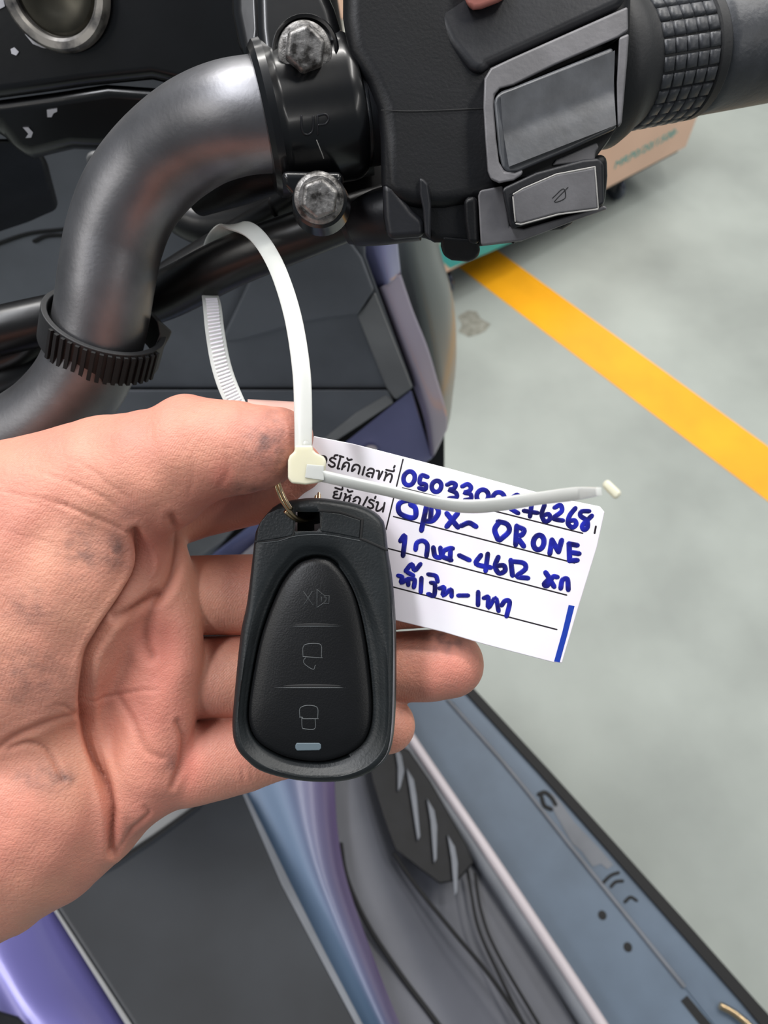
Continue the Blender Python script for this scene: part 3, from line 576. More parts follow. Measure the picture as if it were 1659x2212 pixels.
slab('starter_button', [(1000, -70), (1100, -70), (1096, -6), (1076, 6), (1040, 20), (1022, 22), (1008, 14), (1003, -10)], plane(P(1000, 0, .1650), P(1100, 0, .1658), P(1000, 30, .1658)), .006, M['red'], hs, bevel=.0012, bseg=4)

# -- flange, knurled collar and grip on the right
gA = P(1276, 149, .1985); gx = (P(1740, 72, .2145) - gA).normalized()
lathe('grip_flange', gA, gx, [(-7, 15), (-4, 18.0), (0, 20.0), (3.0, 20.2), (6.0, 18.8), (8.6, 17.1), (11, 16.2)], M['rubber'], sc, seg=72)
kn = lathe('grip_collar', gA, gx, [(8, 15.6), (10, 15.9), (28, 15.9), (28.6, 16.8), (31, 16.8), (31.8, 16.2), (32, 14)], M['rubber'], sc, seg=72)
u = gx.orthogonal().normalized(); w = gx.cross(u); vs, fs = [], []
for k in range(26):                                            # raised knurl blocks
    a = 2 * math.pi * k / 26
    for j in range(5):
        h = 11.0 + j * 3.45; b = len(vs)
        for dh, dr in ((0, 0), (2.35, 0), (2.35, 1), (0, 1)):
            pass
        for rr_, sh in ((15.7, 1.0), (16.5, .92), (16.85, .6)):
            for da, dh in ((-.108, 0), (.108, 0), (.108, 3.15), (-.108, 3.15)):
                hh = h + 1.575 + (dh - 1.575) * sh; aa = a + da * sh
                vs.append(gA + gx * hh / 1000 + (u * math.cos(aa) + w * math.sin(aa)) * rr_ / 1000)
        for i in range(2):
            for q in range(4): fs.append([b + i * 4 + q, b + i * 4 + (q + 1) % 4, b + (i + 1) * 4 + (q + 1) % 4, b + (i + 1) * 4 + q])
        fs.append([b + 8, b + 9, b + 10, b + 11])
mk('knurling', vs, fs, M['rubberg'], kn, smooth=True, sharp=0)
lathe('grip', gA, gx, [(26, 14), (31.5, 14), (33, 15.6), (35, 16.2), (70, 16.4), (120, 16.4), (122, 17), (128, 17), (130, 15)], M['rubberg'], sc, seg=72)

# ------------------------------------------------------------------ key fob
ff = plane(P(600, 1200, .1705), P(800, 1200, .1705), P(680, 1680, .1692))
fo_ = [(573, 1108), (597, 1087), (639, 1077), (680, 1074), (721, 1078), (769, 1087), (803, 1101), (824, 1118), (833, 1139), (838, 1187), (848, 1252), (855, 1338), (857, 1441), (855, 1544), (848, 1613), (834, 1647), (803, 1674), (755, 1692), (700, 1697), (632, 1692), (563, 1674), (529, 1650), (505, 1620), (497, 1578), (501, 1510), (515, 1372), (529, 1303), (542, 1200), (548, 1150), (560, 1125)]
sh_ = [(590, 1235), (640, 1180), (690, 1176), (735, 1188), (775, 1240), (812, 1325), (832, 1400), (838, 1460), (838, 1560), (825, 1618), (790, 1655), (745, 1674), (694, 1680), (635, 1676), (575, 1655), (532, 1622), (517, 1580), (516, 1520), (530, 1420), (555, 1310)]
pd_ = [(680, 1204), (714, 1212), (745, 1248), (769, 1300), (786, 1372), (798, 1458), (803, 1527), (798, 1578), (779, 1613), (742, 1637), (694, 1649), (639, 1645), (597, 1632), (556, 1606), (537, 1571), (535, 1527), (546, 1451), (563, 1372), (590, 1297), (615, 1248), (645, 1216)]
FC = (684, 1440); NA = 160
def polar(pts):
    cl = [np.array(p) for p in cat(pts + [pts[0]], 8)]
    an = np.array([math.atan2(p[1] - FC[1], p[0] - FC[0]) for p in cl]); rd = np.array([math.hypot(p[0] - FC[0], p[1] - FC[1]) for p in cl])
    i = np.argsort(an); t = np.linspace(-math.pi, math.pi, NA, endpoint=False)
    return np.interp(t, an[i], rd[i], period=2 * math.pi), t
rO, tt = polar(fo_); rS, _ = polar(sh_); rP, _ = polar(pd_)
rS = np.minimum(rS, rO - 16)
def ringpts(r, off): return [ff(FC[0] + r[k] * math.cos(tt[k]), FC[1] + r[k] * math.sin(tt[k]), off[k] if hasattr(off, '__len__') else off) for k in range(NA)]
rings = []
for ins, off in ((26, -.0103), (10, -.0101), (3, -.0092), (0, -.0076), (0, -.0035), (1.5, -.0020), (5, -.0010), (10, -.0004), (16, -.0001)):
    rings.append(ringpts(rO - ins, off))
rI = rO - 18
for s in (.3, .7): rings.append(ringpts(rI + (rS - rI) * s, .0))
rings.append(ringpts(rS, -.0002))
for s, o_ in ((.2, -.0006), (.45, -.0014), (.7, -.0020), (.92, -.0022)): rings.append(ringpts(rS + (rP - rS) * s, o_))
rings.append(ringpts(rP + 3, -.0022)); rings.append(ringpts(rP + 2, -.0032)); rings.append(ringpts(rP - 12, -.0032))
vs = [p for r_ in rings for p in r_]; fs = []
for i in range(len(rings) - 1):
    for k in range(NA): k2 = (k + 1) % NA; fs.append([i * NA + k, i * NA + k2, (i + 1) * NA + k2, (i + 1) * NA + k])
fs.append(list(range(NA))); fs.append([(len(rings) - 1) * NA + k for k in range(NA)][::-1])
key = thing('key_fob', 'black plastic scooter key fob with three raised button symbols held in the hand', 'key fob', ff(684, 1697, -.006))
fb = mk('fob_body', vs, fs, M['fob'], key, sharp=0)
# slot for the ring, cut through the shell
sp_ = plane(P(600, 1200, .150), P(800, 1200, .150), P(680, 1680, .150))
cut = slab('cutter', [(639, 1106), (690, 1106), (692, 1138), (684, 1147), (637, 1147)], sp_, .05, M['dark'], None, bevel=0)
md = fb.modifiers.new('slot', 'BOOLEAN'); md.operation = 'DIFFERENCE'; md.object = cut; md.solver = 'EXACT'
bpy.context.view_layer.update(); dg = bpy.context.evaluated_depsgraph_get(); nm_ = bpy.data.meshes.new_from_object(fb.evaluated_get(dg))
fb.modifiers.remove(md); fb.data = nm_; bpy.data.objects.remove(cut)
slab('slot_floor', [(634, 1102), (694, 1102), (696, 1128), (672, 1132), (672, 1146), (634, 1150)], ff, .002, M['dark'], key, bevel=0, off=-.0078)
# button pad
rg = [ringpts(rP - 1.0, -.0030), ringpts(rP - 1.2, -.0014), ringpts(rP - 3.0, -.0008), ringpts(rP * .93, -.0004), ringpts(rP * .75, .0002), ringpts(rP * .5, .0005), ringpts(rP * .2, .0006)]
vs = [p for r_ in rg for p in r_]; fs = []
for i in range(len(rg) - 1):
    for k in range(NA): k2 = (k + 1) % NA; fs.append([i * NA + k, i * NA + k2, (i + 1) * NA + k2, (i + 1) * NA + k])
fs.append(list(range(NA))); fs.append([(len(rg) - 1) * NA + k for k in range(NA)][::-1])
pad = mk('button_pad', vs, fs, M['fobpad'], key, sharp=0)
def padf(px, py, off=0):
    t = math.atan2(py - FC[1], px - FC[0]); k = (t + math.pi) / (2 * math.pi) * NA; rp = rP[int(k) % NA]; q = math.hypot(px - FC[0], py - FC[1]) / rp
    return ff(px, py, float(np.interp(q, [0, .2, .5, .75, .93, 1], [.0006, .0006, .0005, .0002, -.0004, -.0009])) + off)
padf.n = ff.n
def c6(l): return [(460 + x / 2.911, 960 + y / 2.911) for x, y in l]
strokes('mute_symbol', [c6([(570, 925), (630, 1010)]), c6([(625, 925), (572, 1010)]), c6([(655, 912), (655, 1025)]), c6([(655, 912), (700, 950), ]), c6([(655, 1025), (700, 995)]), c6([(700, 950), (732, 952)]), c6([(732, 952), (730, 1000)]), c6([(730, 1000), (700, 998)]), c6([(685, 960), (682, 990)]), c6([(700, 960), (712, 962), (710, 985), (700, 985)])], padf, 2.4, M['iconline'], pad, raise_=.8, seg=8)
strokes('unlock_symbol', [c6([(568, 1330), (568, 1275), (590, 1254), (650, 1250), (682, 1262), (684, 1320)]), c6([(568, 1332), (690, 1340)]), c6([(684, 1320), (684, 1338)]), c6([(585, 1340), (572, 1355), (580, 1380), (632, 1412), (645, 1385)])], padf, 1.6, M['foblight'], pad, raise_=.8, seg=8)
strokes('lock_symbol', [c6([(548, 1712), (548, 1660), (580, 1640), (630, 1640), (660, 1658), (660, 1720)]), c6([(546, 1712), (566, 1714), (566, 1722), (664, 1722)]), c6([(560, 1722), (562, 1775), (575, 1786), (640, 1786), (644, 1722)])], padf, 1.8, M['foblight'], pad, raise_=.8, seg=8)
for (x0, y0, x1, w_) in ((616, 1348, 740, 8), (592, 1480, 760, 10)):
    qn = 13; c = [padf(x0 + (x1 - x0) * i / (qn - 1), y0 + (1 if 0 < i < 12 else 0), -.00005) for i in range(qn)]
    rr_ = [.17 / F * w_ / 2 * max(.08, math.sin(math.pi * i / (qn - 1))) * 1.0 for i in range(qn)]
    v, f = sweep(c, rr_, 8, flat=(.3, ff.n)); mk('button_groove', v, f, M['dark'], pad, sharp=0)
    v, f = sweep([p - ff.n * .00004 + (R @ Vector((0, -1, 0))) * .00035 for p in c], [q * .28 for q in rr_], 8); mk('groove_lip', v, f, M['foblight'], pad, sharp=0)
slab('led_window', [(641, 1604), (690, 1604), (694, 1608), (694, 1616), (690, 1620), (642, 1621), (638, 1616), (638, 1609)], plane(padf(640, 1604), padf(694, 1604), padf(650, 1621)), .0008, M['led'], pad, bevel=.0002, off=.0002)
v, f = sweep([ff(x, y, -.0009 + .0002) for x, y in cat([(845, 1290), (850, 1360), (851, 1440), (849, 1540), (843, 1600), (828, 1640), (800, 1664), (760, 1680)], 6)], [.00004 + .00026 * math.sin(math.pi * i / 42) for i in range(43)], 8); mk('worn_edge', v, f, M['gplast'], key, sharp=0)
# cap inlays above the seam
slab('cap_inlay', [(563, 1128), (578, 1110), (600, 1099), (637, 1094), (634, 1149), (630, 1157), (600, 1163), (555, 1170), (557, 1145)], ff, .001, M['fob'], key, bevel=.0002, off=.0003)
slab('cap_inlay', [(696, 1106), (735, 1110), (779, 1124), (776, 1162), (730, 1153), (692, 1147), (694, 1138)], ff, .001, M['fob'], key, bevel=.0002, off=.0003)
strokes('cap_seam', [[(552, 1170), (600, 1166), (632, 1158)], [(633, 1157), (636, 1133)], [(690, 1103), (735, 1107), (783, 1123)], [(783, 1122), (779, 1164)], [(779, 1163), (810, 1176), (836, 1188)]], ff, 5.5, M['dark'], key, off=.0001, raise_=.2)
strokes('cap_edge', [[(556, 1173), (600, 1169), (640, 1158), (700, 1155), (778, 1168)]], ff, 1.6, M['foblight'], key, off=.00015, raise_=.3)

# ------------------------------------------------------------------ key ring (split ring)
def wire(c, r, tilt_ax, phase, r2):
    pts = []
    for k in range(181):
        a = 2 * math.pi * 2.0 * k / 180 + phase
        pts.append(c + (ru * math.cos(a) + rv * math.sin(a)) * r / 1000 + rn * (k / 180 - .5) * r2 * 2 / 1000)
    return pts
rc = P(641, 1041, .1745)
rv = (cy * 1.0 + cx_ * -.16 - cz * .25).normalized(); ru = (cx_ * .41 - cz * .912); ru = (ru - rv * ru.dot(rv)).normalized(); rn = ru.cross(rv)
if rn.dot(cz) < 0: rn = -rn
pts = wire(rc, 9.4, None, 1.31 * math.pi, .85)
v, f = sweep(pts, [.00045] * len(pts), 12)
kr = mk('key_ring', v, f, M['gold'], None, sharp=0); kr['label'] = 'brass-coloured split ring through the slot at the top of the key fob'; kr['category'] = 'key ring'

# ------------------------------------------------------------------ hang tag
tg = plane(P(678, 942, .1806), P(1305, 1103, .1786), P(1210, 1433, .1832))
tag = thing('hang_tag', 'white plastic tag with blue handwriting and printed black lines, hanging beside the key fob', 'tag', tg(678, 942))
card = slab('tag_card', [(678, 942), (760, 958), (800, 968), (978, 1014), (1140, 1058), (1218, 1078), (1296, 1094), (1306, 1106), (1290, 1180), (1250, 1310), (1214, 1432), (1196, 1431), (1100, 1406), (1040, 1390), (960, 1366), (858, 1341), (740, 1312), (590, 1272), (618, 1170), (640, 1075), (652, 1030)], tg, .0009, M['white'], tag, bevel=.0002)
def c5(l): return [(820 + x / 3.318, 960 + y / 3.318) for x, y in l]
def c7(l): return [(660 + x / 6.9125, 930 + y / 6.9125) for x, y in l]
strokes('ruled_lines', [c5([(165, 312), (1455, 637)]), c5([(100, 517), (1398, 850)]), c5([(40, 740), (1340, 1080)]), c5([(60, 1012), (1270, 1327)]), c5([(168, 108), (46, 610)])], tg, 3.4, M['print'], tag, raise_=.12)
strokes('pen_tick', [c5([(1550, 588), (1541, 636)])], tg, 4.5, M['print'], tag, raise_=.12)
strokes('printed_text', [c7(l) for l in [
    [(235, 380), (285, 385), (312, 420), (305, 480)],
    [(450, 425), (400, 405), (365, 435), (385, 462), (430, 490), (432, 528), (390, 542), (345, 512)], [(430, 385), (445, 368), (480, 368)],
    [(565, 395), (500, 378), (520, 402), (482, 545), (478, 565), (505, 568)],
    [(543, 580), (570, 500), (612, 475), (652, 505), (630, 602)], [(565, 545), (592, 530)], [(622, 412), (640, 440), (690, 432)],
    [(735, 575), (690, 608), (712, 530), (762, 508), (812, 545), (790, 645)],
    [(882, 545), (850, 660)],
    [(928, 592), (970, 566), (1022, 595), (992, 700)], [(1005, 640), (945, 632), (908, 662), (950, 688)],
    [(1062, 600), (1100, 612), (1088, 700), (1092, 722), (1150, 612)],
    [(1195, 622), (1208, 640), (1175, 745)], [(1195, 690), (1258, 645), (1292, 680), (1265, 770)], [(1205, 585), (1308, 610), (1322, 588)], [(1332, 528), (1320, 556)],
    [(475, 908), (430, 918), (436, 950), (472, 955)], [(436, 950), (418, 1000), (500, 1015), (512, 1010), (538, 930)],
    [(445, 855), (540, 882), (552, 858)], [(564, 815), (554, 838)],
    [(590, 945), (602, 960), (570, 1060)], [(590, 1010), (680, 965)], [(650, 985), (665, 1010), (645, 1065)], [(628, 885), (650, 915), (702, 905)],
    [(720, 1020), (770, 990), (818, 1025), (795, 1095)], [(710, 1060), (745, 1045)],
    [(925, 995), (862, 1115)],
    [(1025, 1050), (975, 1030), (950, 1062), (1000, 1100), (1010, 1142), (970, 1162), (928, 1140)], [(1047, 985), (1037, 1012)],
    [(1060, 1068), (1085, 1078), (1055, 1185), (1100, 1195), (1165, 1140)], [(1182, 1080), (1155, 1212)]]], tg, 4.5, M['print'], tag, raise_=.12, off=.00002)
hw = [[circ(212, 243, 40, 50, 15), [(342, 232), (300, 222), (288, 275), (330, 288), (325, 322), (285, 312)], circ(408, 300, 34, 40, 15), [(485, 288), (515, 275), (545, 288), (530, 318), (500, 325), (545, 345), (552, 378), (500, 385)],
       [(593, 300), (630, 285), (655, 308), (640, 335), (608, 345), (650, 355), (655, 388), (612, 398)], circ(738, 370, 42, 46, 15), circ(853, 385, 42, 42, 10), [(945, 385), (985, 362), (1000, 395), (945, 455), (955, 470), (992, 492)],
       [(1050, 385), (1090, 392), (1078, 515)], [(1035, 475), (1130, 490)], [(1182, 435), (1162, 500), (1185, 552), (1220, 535), (1212, 500), (1172, 508)], [(1255, 452), (1295, 435), (1305, 478), (1248, 525), (1268, 538), (1312, 545)],
       [(1402, 458), (1362, 510), (1350, 565), (1380, 595), (1408, 575), (1398, 545), (1358, 548)], [(1500, 478), (1448, 480), (1440, 512), (1485, 545), (1490, 592), (1465, 612), (1455, 578), (1520, 512)]],
      [[(268, 412), (190, 402), (138, 430), (145, 492), (220, 525), (258, 512), (255, 455), (222, 432)], [(340, 425), (322, 510), (300, 615)], [(338, 428), (400, 442), (422, 490), (382, 545), (330, 550)], [(370, 450), (365, 540)], [(482, 495), (560, 592)], [(558, 495), (482, 588)],
       [(585, 582), (640, 562), (690, 588)], [(858, 556), (825, 610), (848, 680)], [(850, 552), (912, 570), (928, 622), (862, 685)], [(982, 585), (975, 718)], [(985, 588), (1035, 612), (1020, 648), (988, 662), (1032, 728)], circ(1140, 702, 38, 52, 10),
       [(1220, 782), (1235, 685)], [(1235, 685), (1282, 768)], [(1282, 768), (1305, 688)], [(1415, 722), (1358, 712)], [(1358, 712), (1362, 832)], [(1362, 832), (1415, 830)], [(1362, 772), (1428, 782)]],
      [[(150, 690), (182, 655), (168, 795)], [(258, 752), (268, 705), (310, 690), (342, 722), (336, 798)], [(385, 740), (398, 800), (440, 805), (436, 742)], [(452, 762), (500, 745), (522, 745)], [(458, 762), (452, 802), (512, 828)], [(508, 748), (505, 828)], [(572, 795), (642, 828)],
       [(725, 795), (692, 855), (795, 882)], [(775, 785), (760, 905)], [(850, 808), (828, 870), (855, 922), (898, 905), (890, 868), (848, 868)], [(940, 830), (952, 938)], [(955, 838), (1032, 850), (1045, 892), (985, 945), (1062, 958)],
       [(1190, 918), (1212, 960), (1180, 1000), (1202, 1012), (1240, 950), (1272, 950)], [(1215, 960), (1250, 1018)], [(1298, 1030), (1310, 972), (1345, 965), (1352, 1040)]],
      [[(135, 940), (162, 950), (155, 990), (200, 968), (206, 1005)], [(208, 962), (250, 968), (246, 1022)], [(188, 905), (230, 858), (252, 902), (292, 858)], [(200, 915), (240, 938)], [(300, 958), (295, 1058)], [(350, 930), (402, 942), (416, 980)],
       [(370, 990), (396, 1002), (390, 1082), (350, 1072)], [(430, 1030), (462, 1025), (455, 1082), (510, 1038), (516, 1088)], [(565, 1082), (632, 1082)], [(706, 1058), (705, 1150)], [(748, 1100), (778, 1095), (780, 1170), (830, 1100), (852, 1192)], [(875, 1152), (900, 1120), (932, 1130), (910, 1230)]]]
for li, ln in enumerate(hw):
    strokes('handwriting', [c5(l) for l in ln], tg, (10.6, 12.0, 11.4, 10.6)[li], M['ink'], tag, raise_=.10, off=.00003 + li * .00001)
slab('blue_bar', c5([(1355, 1150), (1397, 1158), (1346, 1360), (1290, 1562), (1250, 1555), (1310, 1340)]), tg, .0002, M['bluebar'], tag, bevel=0, off=.00006)

# ------------------------------------------------------------------ cable tie
tie = thing('cable_tie', 'white nylon cable tie looped round the black hose and through the key ring', 'cable tie', P(662, 1045, .158))
def ribbon(nodes, wid, th=1.0, n=10):
    """nodes: px, py, depth, (width direction in camera axes), width mm"""
    q = cat([(a[0], a[1], a[2], *a[3], a[4]) for a in nodes], n); C_ = [P(*a[:3]) for a in q]; vs, fs = [], []; m_ = len(C_)
    for i in range(m_):
        t = (C_[min(i + 1, m_ - 1)] - C_[max(i - 1, 0)]).normalized(); w = R @ Vector(q[i][3:6]); w = (w - t * w.dot(t)).normalized(); nn = t.cross(w); h = q[i][6] / 2000
        for s, e in ((-1, -.3), (-1, .3), (-.86, .5), (.86, .5), (1, .3), (1, -.3), (.86, -.5), (-.86, -.5)): vs.append(C_[i] + w * h * s + nn * e * th / 1000)
    for i in range(m_ - 1):
        for k in range(8): k2 = (k + 1) % 8; fs.append([i * 8 + k, i * 8 + k2, (i + 1) * 8 + k2, (i + 1) * 8 + k])
    fs.append(list(range(8))[::-1]); fs.append([(m_ - 1) * 8 + k for k in range(8)]); return vs, fs, C_, q
nodes = [(655, 985, .1585, (1, 0, 0), 3.6), (655, 900, .159, (1, .02, .0), 3.8), (651, 800, .161, (1, .05, 0), 3.9), (634, 690, .166, (1, .15, .05), 3.9), (607, 600, .173, (1, .28, .08), 3.9), (578, 540, .182, (1, .3, .3), 4.0), (548, 503, .192, (1, .0, .75), 4.1),
         (518, 489, .202, (.9, -.15, .9), 4.2), (488, 494, .2135, (.8, -.3, .8), 4.4), (462, 520, .224, (.9, -.2, .4), 4.6), (448, 570, .230, (1, 0, .2), 4.6), (450, 620, .226, (1, 0, -.2), 4.5), (458, 660, .216, (1, .0, -.1), 5.2), (465, 720, .208, (1, .1, 0), 5.3), (478, 790, .201, (1, .2, 0), 5.3), (499, 850, .196, (1, .3, 0), 5.2), (530, 905, .190, (1, .4, 0), 4.5), (580, 965, .1835, (1, .6, 0), 4.3), (625, 1005, .1720, (.8, .8, 0), 4.0), (648, 1020, .1625, (.3, 1, .2), 3.4)]
v, f, Cc, Qq = ribbon(nodes, 4, .95)
st = mk('strap', v, f, M['nylon'], tie, sharp=50)
# ratchet ribs on the rear strand
parts = []
for s in np.arange(118, 164, 1.2):
    i = int(s); fr_ = s - i; c = Cc[i].lerp(Cc[min(i + 1, len(Cc) - 1)], fr_); t = (Cc[i + 1] - Cc[i]).normalized(); w = R @ Vector(Qq[i][3:6]); w = (w - t * w.dot(t)).normalized(); nn = t.cross(w)
    if nn.dot(cz) < 0: nn = -nn
    parts.append(boxmesh(c - w * .0016 - t * .0003 + nn * .00035, w * .0034, t * .0005, nn * .0006))
v, f = join(parts); mk('ratchet_ribs', v, f, M['chrome'] if False else M['white'], st, smooth=False)
th_ = plane(P(620, 980, .1560), P(700, 980, .1560), P(620, 1040, .1560))
hd_ = slab('tie_head', [(637, 962), (675, 962), (677, 973), (684, 979), (699, 986), (705, 996), (703, 1020), (699, 1036), (697, 1040), (682, 1044), (660, 1047), (630, 1044), (622, 1034), (622, 994), (626, 984), (636, 975)], th_, .0055, M['nylony'], tie, bevel=.0008, bseg=4)
slab('head_slot', [(663, 1003), (700, 1006), (700, 1038), (659, 1032)], th_, .0005, M['nylon'], hd_, bevel=.0001, off=.0003)
lathe('head_dot', P(661, 960, .1584), cz, [(0, .85), (.25, .8), (.4, .5)], M['nylon'], tie, seg=20)
tail = [(664, 1020, .1572, (.05, 1, .2), 3.2), (700, 1029, .1565, (.05, 1, .5), 2.6), (760, 1043, .1555, (.05, 1, .9), 2.8), (850, 1063, .1545, (0, .9, 1), 3.0), (940, 1085, .153, (0, .9, 1), 3.2), (1010, 1094, .150, (0, .9, 1), 3.3), (1080, 1089, .145, (0, .8, .8), 2.9), (1160, 1077, .138, (0, 1, .6), 2.4), (1240, 1067, .128, (0, 1, .7), 2.3), (1294, 1062, .118, (0, 1, .9), 1.3)]
v, f, _, _ = ribbon(tail, 4, .9); mk('strap_tail', v, f, M['nylon'], tie, sharp=50)
pe = plane(P(1298, 1040, .110), P(1340, 1050, .1085), P(1310, 1075, .1095))
slab('strap_end', [(1299, 1049), (1309, 1035), (1316, 1038), (1344, 1064), (1333, 1079), (1326, 1077)], pe, .0045, M['nylony'], tie, bevel=.0005)

# ------------------------------------------------------------------ hand (one continuous surface from a distance field)
def hc(px, py, d): return np.array([(px - W_ / 2) / F * d, -(py - H_ / 2) / F * d, -d])    # camera axes, mm
VX = .55
lo = np.array([-135., -110., -235.]); hi = np.array([32., 32., -138.])
nx, ny, nz = [int(x) for x in np.ceil((hi - lo) / VX)]
gx_ = (lo[0] + np.arange(nx) * VX).astype(np.float32)[:, None, None]; gy_ = (lo[1] + np.arange(ny) * VX).astype(np.float32)[None, :, None]; gz_ = (lo[2] + np.arange(nz) * VX).astype(np.float32)[None, None, :]
BIG = 30.0
def win(a, b):
    i0 = np.maximum(0, np.floor((a - lo) / VX).astype(int)); i1 = np.minimum([nx, ny, nz], np.ceil((b - lo) / VX).astype(int) + 1)
    return tuple(slice(int(p), int(max(q, p))) for p, q in zip(i0, i1))
def cap_d(w_, a, b, ra, rb):
    X = gx_[w_[0]] - a[0]; Y = gy_[:, w_[1]] - a[1]; Z = gz_[:, :, w_[2]] - a[2]; d = b - a; dd = float(d @ d) + 1e-9
    t = np.clip((X * d[0] + Y * d[1] + Z * d[2]) / dd, 0, 1).astype(np.float32)
    return np.sqrt((X - t * d[0]) ** 2 + (Y - t * d[1]) ** 2 + (Z - t * d[2]) ** 2) - (ra + (rb - ra) * t)
def smin(a, b, k):
    h = np.clip(k - np.abs(a - b), 0, None) / k; return np.minimum(a, b) - h * h * k * .25
def new(): return np.full((nx, ny, nz), BIG, np.float32)
def add_chain(Fd, ch, k=0.0):
    ch = [(hc(*c[:3]), c[3]) for c in ch]; G_ = new()
    for (a, ra), (b, rb) in zip(ch[:-1], ch[1:]):
        m_ = max(ra, rb) + 9; w_ = win(np.minimum(a, b) - m_, np.maximum(a, b) + m_)
        G_[w_] = np.minimum(G_[w_], cap_d(w_, a, b, ra, rb))
    return np.minimum(Fd, G_) if k == 0 else smin(Fd, G_, k)
def add_ell(Fd, c, rad, ang, k):
    """ellipsoid, long axis at ang degrees in the image plane"""
    c = hc(*c); m_ = max(rad) + 9; w_ = win(c - m_, c + m_); a = math.radians(ang); ca, sa = math.cos(a), math.sin(a)
    X = gx_[w_[0]] - c[0]; Y = gy_[:, w_[1]] - c[1]; Z = gz_[:, :, w_[2]] - c[2]
    U = (X * ca + Y * sa) / rad[0]; Wv = (-X * sa + Y * ca) / rad[1]; Zz = Z / rad[2]
    k0 = np.sqrt(U * U + Wv * Wv + Zz * Zz); k1 = np.sqrt((U / rad[0]) ** 2 + (Wv / rad[1]) ** 2 + (Zz / rad[2]) ** 2) + 1e-6
    G_ = new(); G_[w_] = k0 * (k0 - 1) / k1
    return smin(Fd, G_, k)
D = new()
# thumb with its metacarpal
D = add_chain(D, [(-220, 1270, 180, 24), (60, 1135, 178, 21), (240, 1052, 175, 17), (330, 1020, 172, 14.6), (400, 985, 170, 12.6), (450, 972, 168.5, 11.6), (510, 968, 167.5, 10.7), (560, 966, 167, 9.5), (600, 952, 166.8, 7.6), (622, 944, 166.8, 5.8)])
D = add_ell(D, (545, 975, 165.5), (8.5, 7.5, 7.5), 5, 3)
D = add_ell(D, (405, 960, 171), (8, 11.5, 9), 0, 3)
# thenar mass
D = add_ell(D, (60, 1330, 177), (40, 25, 20), 58, 8)
D = add_ell(D, (170, 1250, 174), (17, 13.5, 16), 60, 5)
D = add_ell(D, (120, 1440, 178), (20, 11, 14), 60, 5)
# palm slab, finger pads, heel
D = add_ell(D, (150, 1550, 192), (44, 31, 13), 70, 8)
D = add_chain(D, [(335, 1170, 183, 7), (350, 1260, 184, 8.5), (358, 1340, 184, 9), (360, 1430, 184, 9), (345, 1520, 184, 9.3), (335, 1590, 184, 9), (318, 1660, 184, 9), (300, 1700, 185, 8.5)], 5)
D = add_ell(D, (50, 1745, 181), (25, 20, 17), 70, 6)
D = add_ell(D, (150, 1700, 185), (14, 9, 12), 90, 5)
D = add_chain(D, [(285, 1700, 187, 8.5), (205, 1785, 188, 10), (110, 1840, 188, 13), (0, 1880, 188, 16), (-140, 1930, 188, 19)], 6)
D = add_chain(D, [(-140, 1450, 194, 27), (-420, 1640, 198, 30)], 8)
# fingers
kx = np.clip(((gx_ / -gz_ * F + W_ / 2) - 365) / 75, 0, 1); kx = (kx * kx * (3 - 2 * kx)).astype(np.float32); KK = (4.2 * (1 - kx) + .6 * kx)
FG = new()
for ch in ([(300, 1150, 189, 10), (350, 1110, 190, 9.4), (430, 1083, 191, 9.4), (540, 1060, 190, 9), (610, 1030, 186.5, 8.2), (645, 1008, 184, 6.8)],
           [(300, 1295, 192, 10.3), (395, 1286, 193, 10.3), (540, 1283, 195.5, 10.5), (700, 1284, 195.5, 9.7), (850, 1288, 194.5, 8.8), (930, 1292, 193.5, 7.6)],
           [(290, 1475, 192, 10.4), (395, 1464, 193, 10.5), (540, 1459, 195.5, 10.6), (700, 1452, 195.5, 10), (850, 1441, 195, 9.2), (930, 1437, 194.5, 9.3), (972, 1434, 194.5, 8.9)],
           [(270, 1650, 190, 10.4), (395, 1650, 192, 10.9), (470, 1637, 193, 10.6), (530, 1625, 194, 9.9), (600, 1613, 195, 8.6), (700, 1590, 194.5, 8.0), (790, 1572, 193, 7.9), (836, 1566, 192.5, 7.3)]):
    FG = add_chain(FG, ch, .5)
h = np.clip(KK - np.abs(D - FG), 0, None) / KK; D = np.minimum(D, FG) - h * h * KK * .25
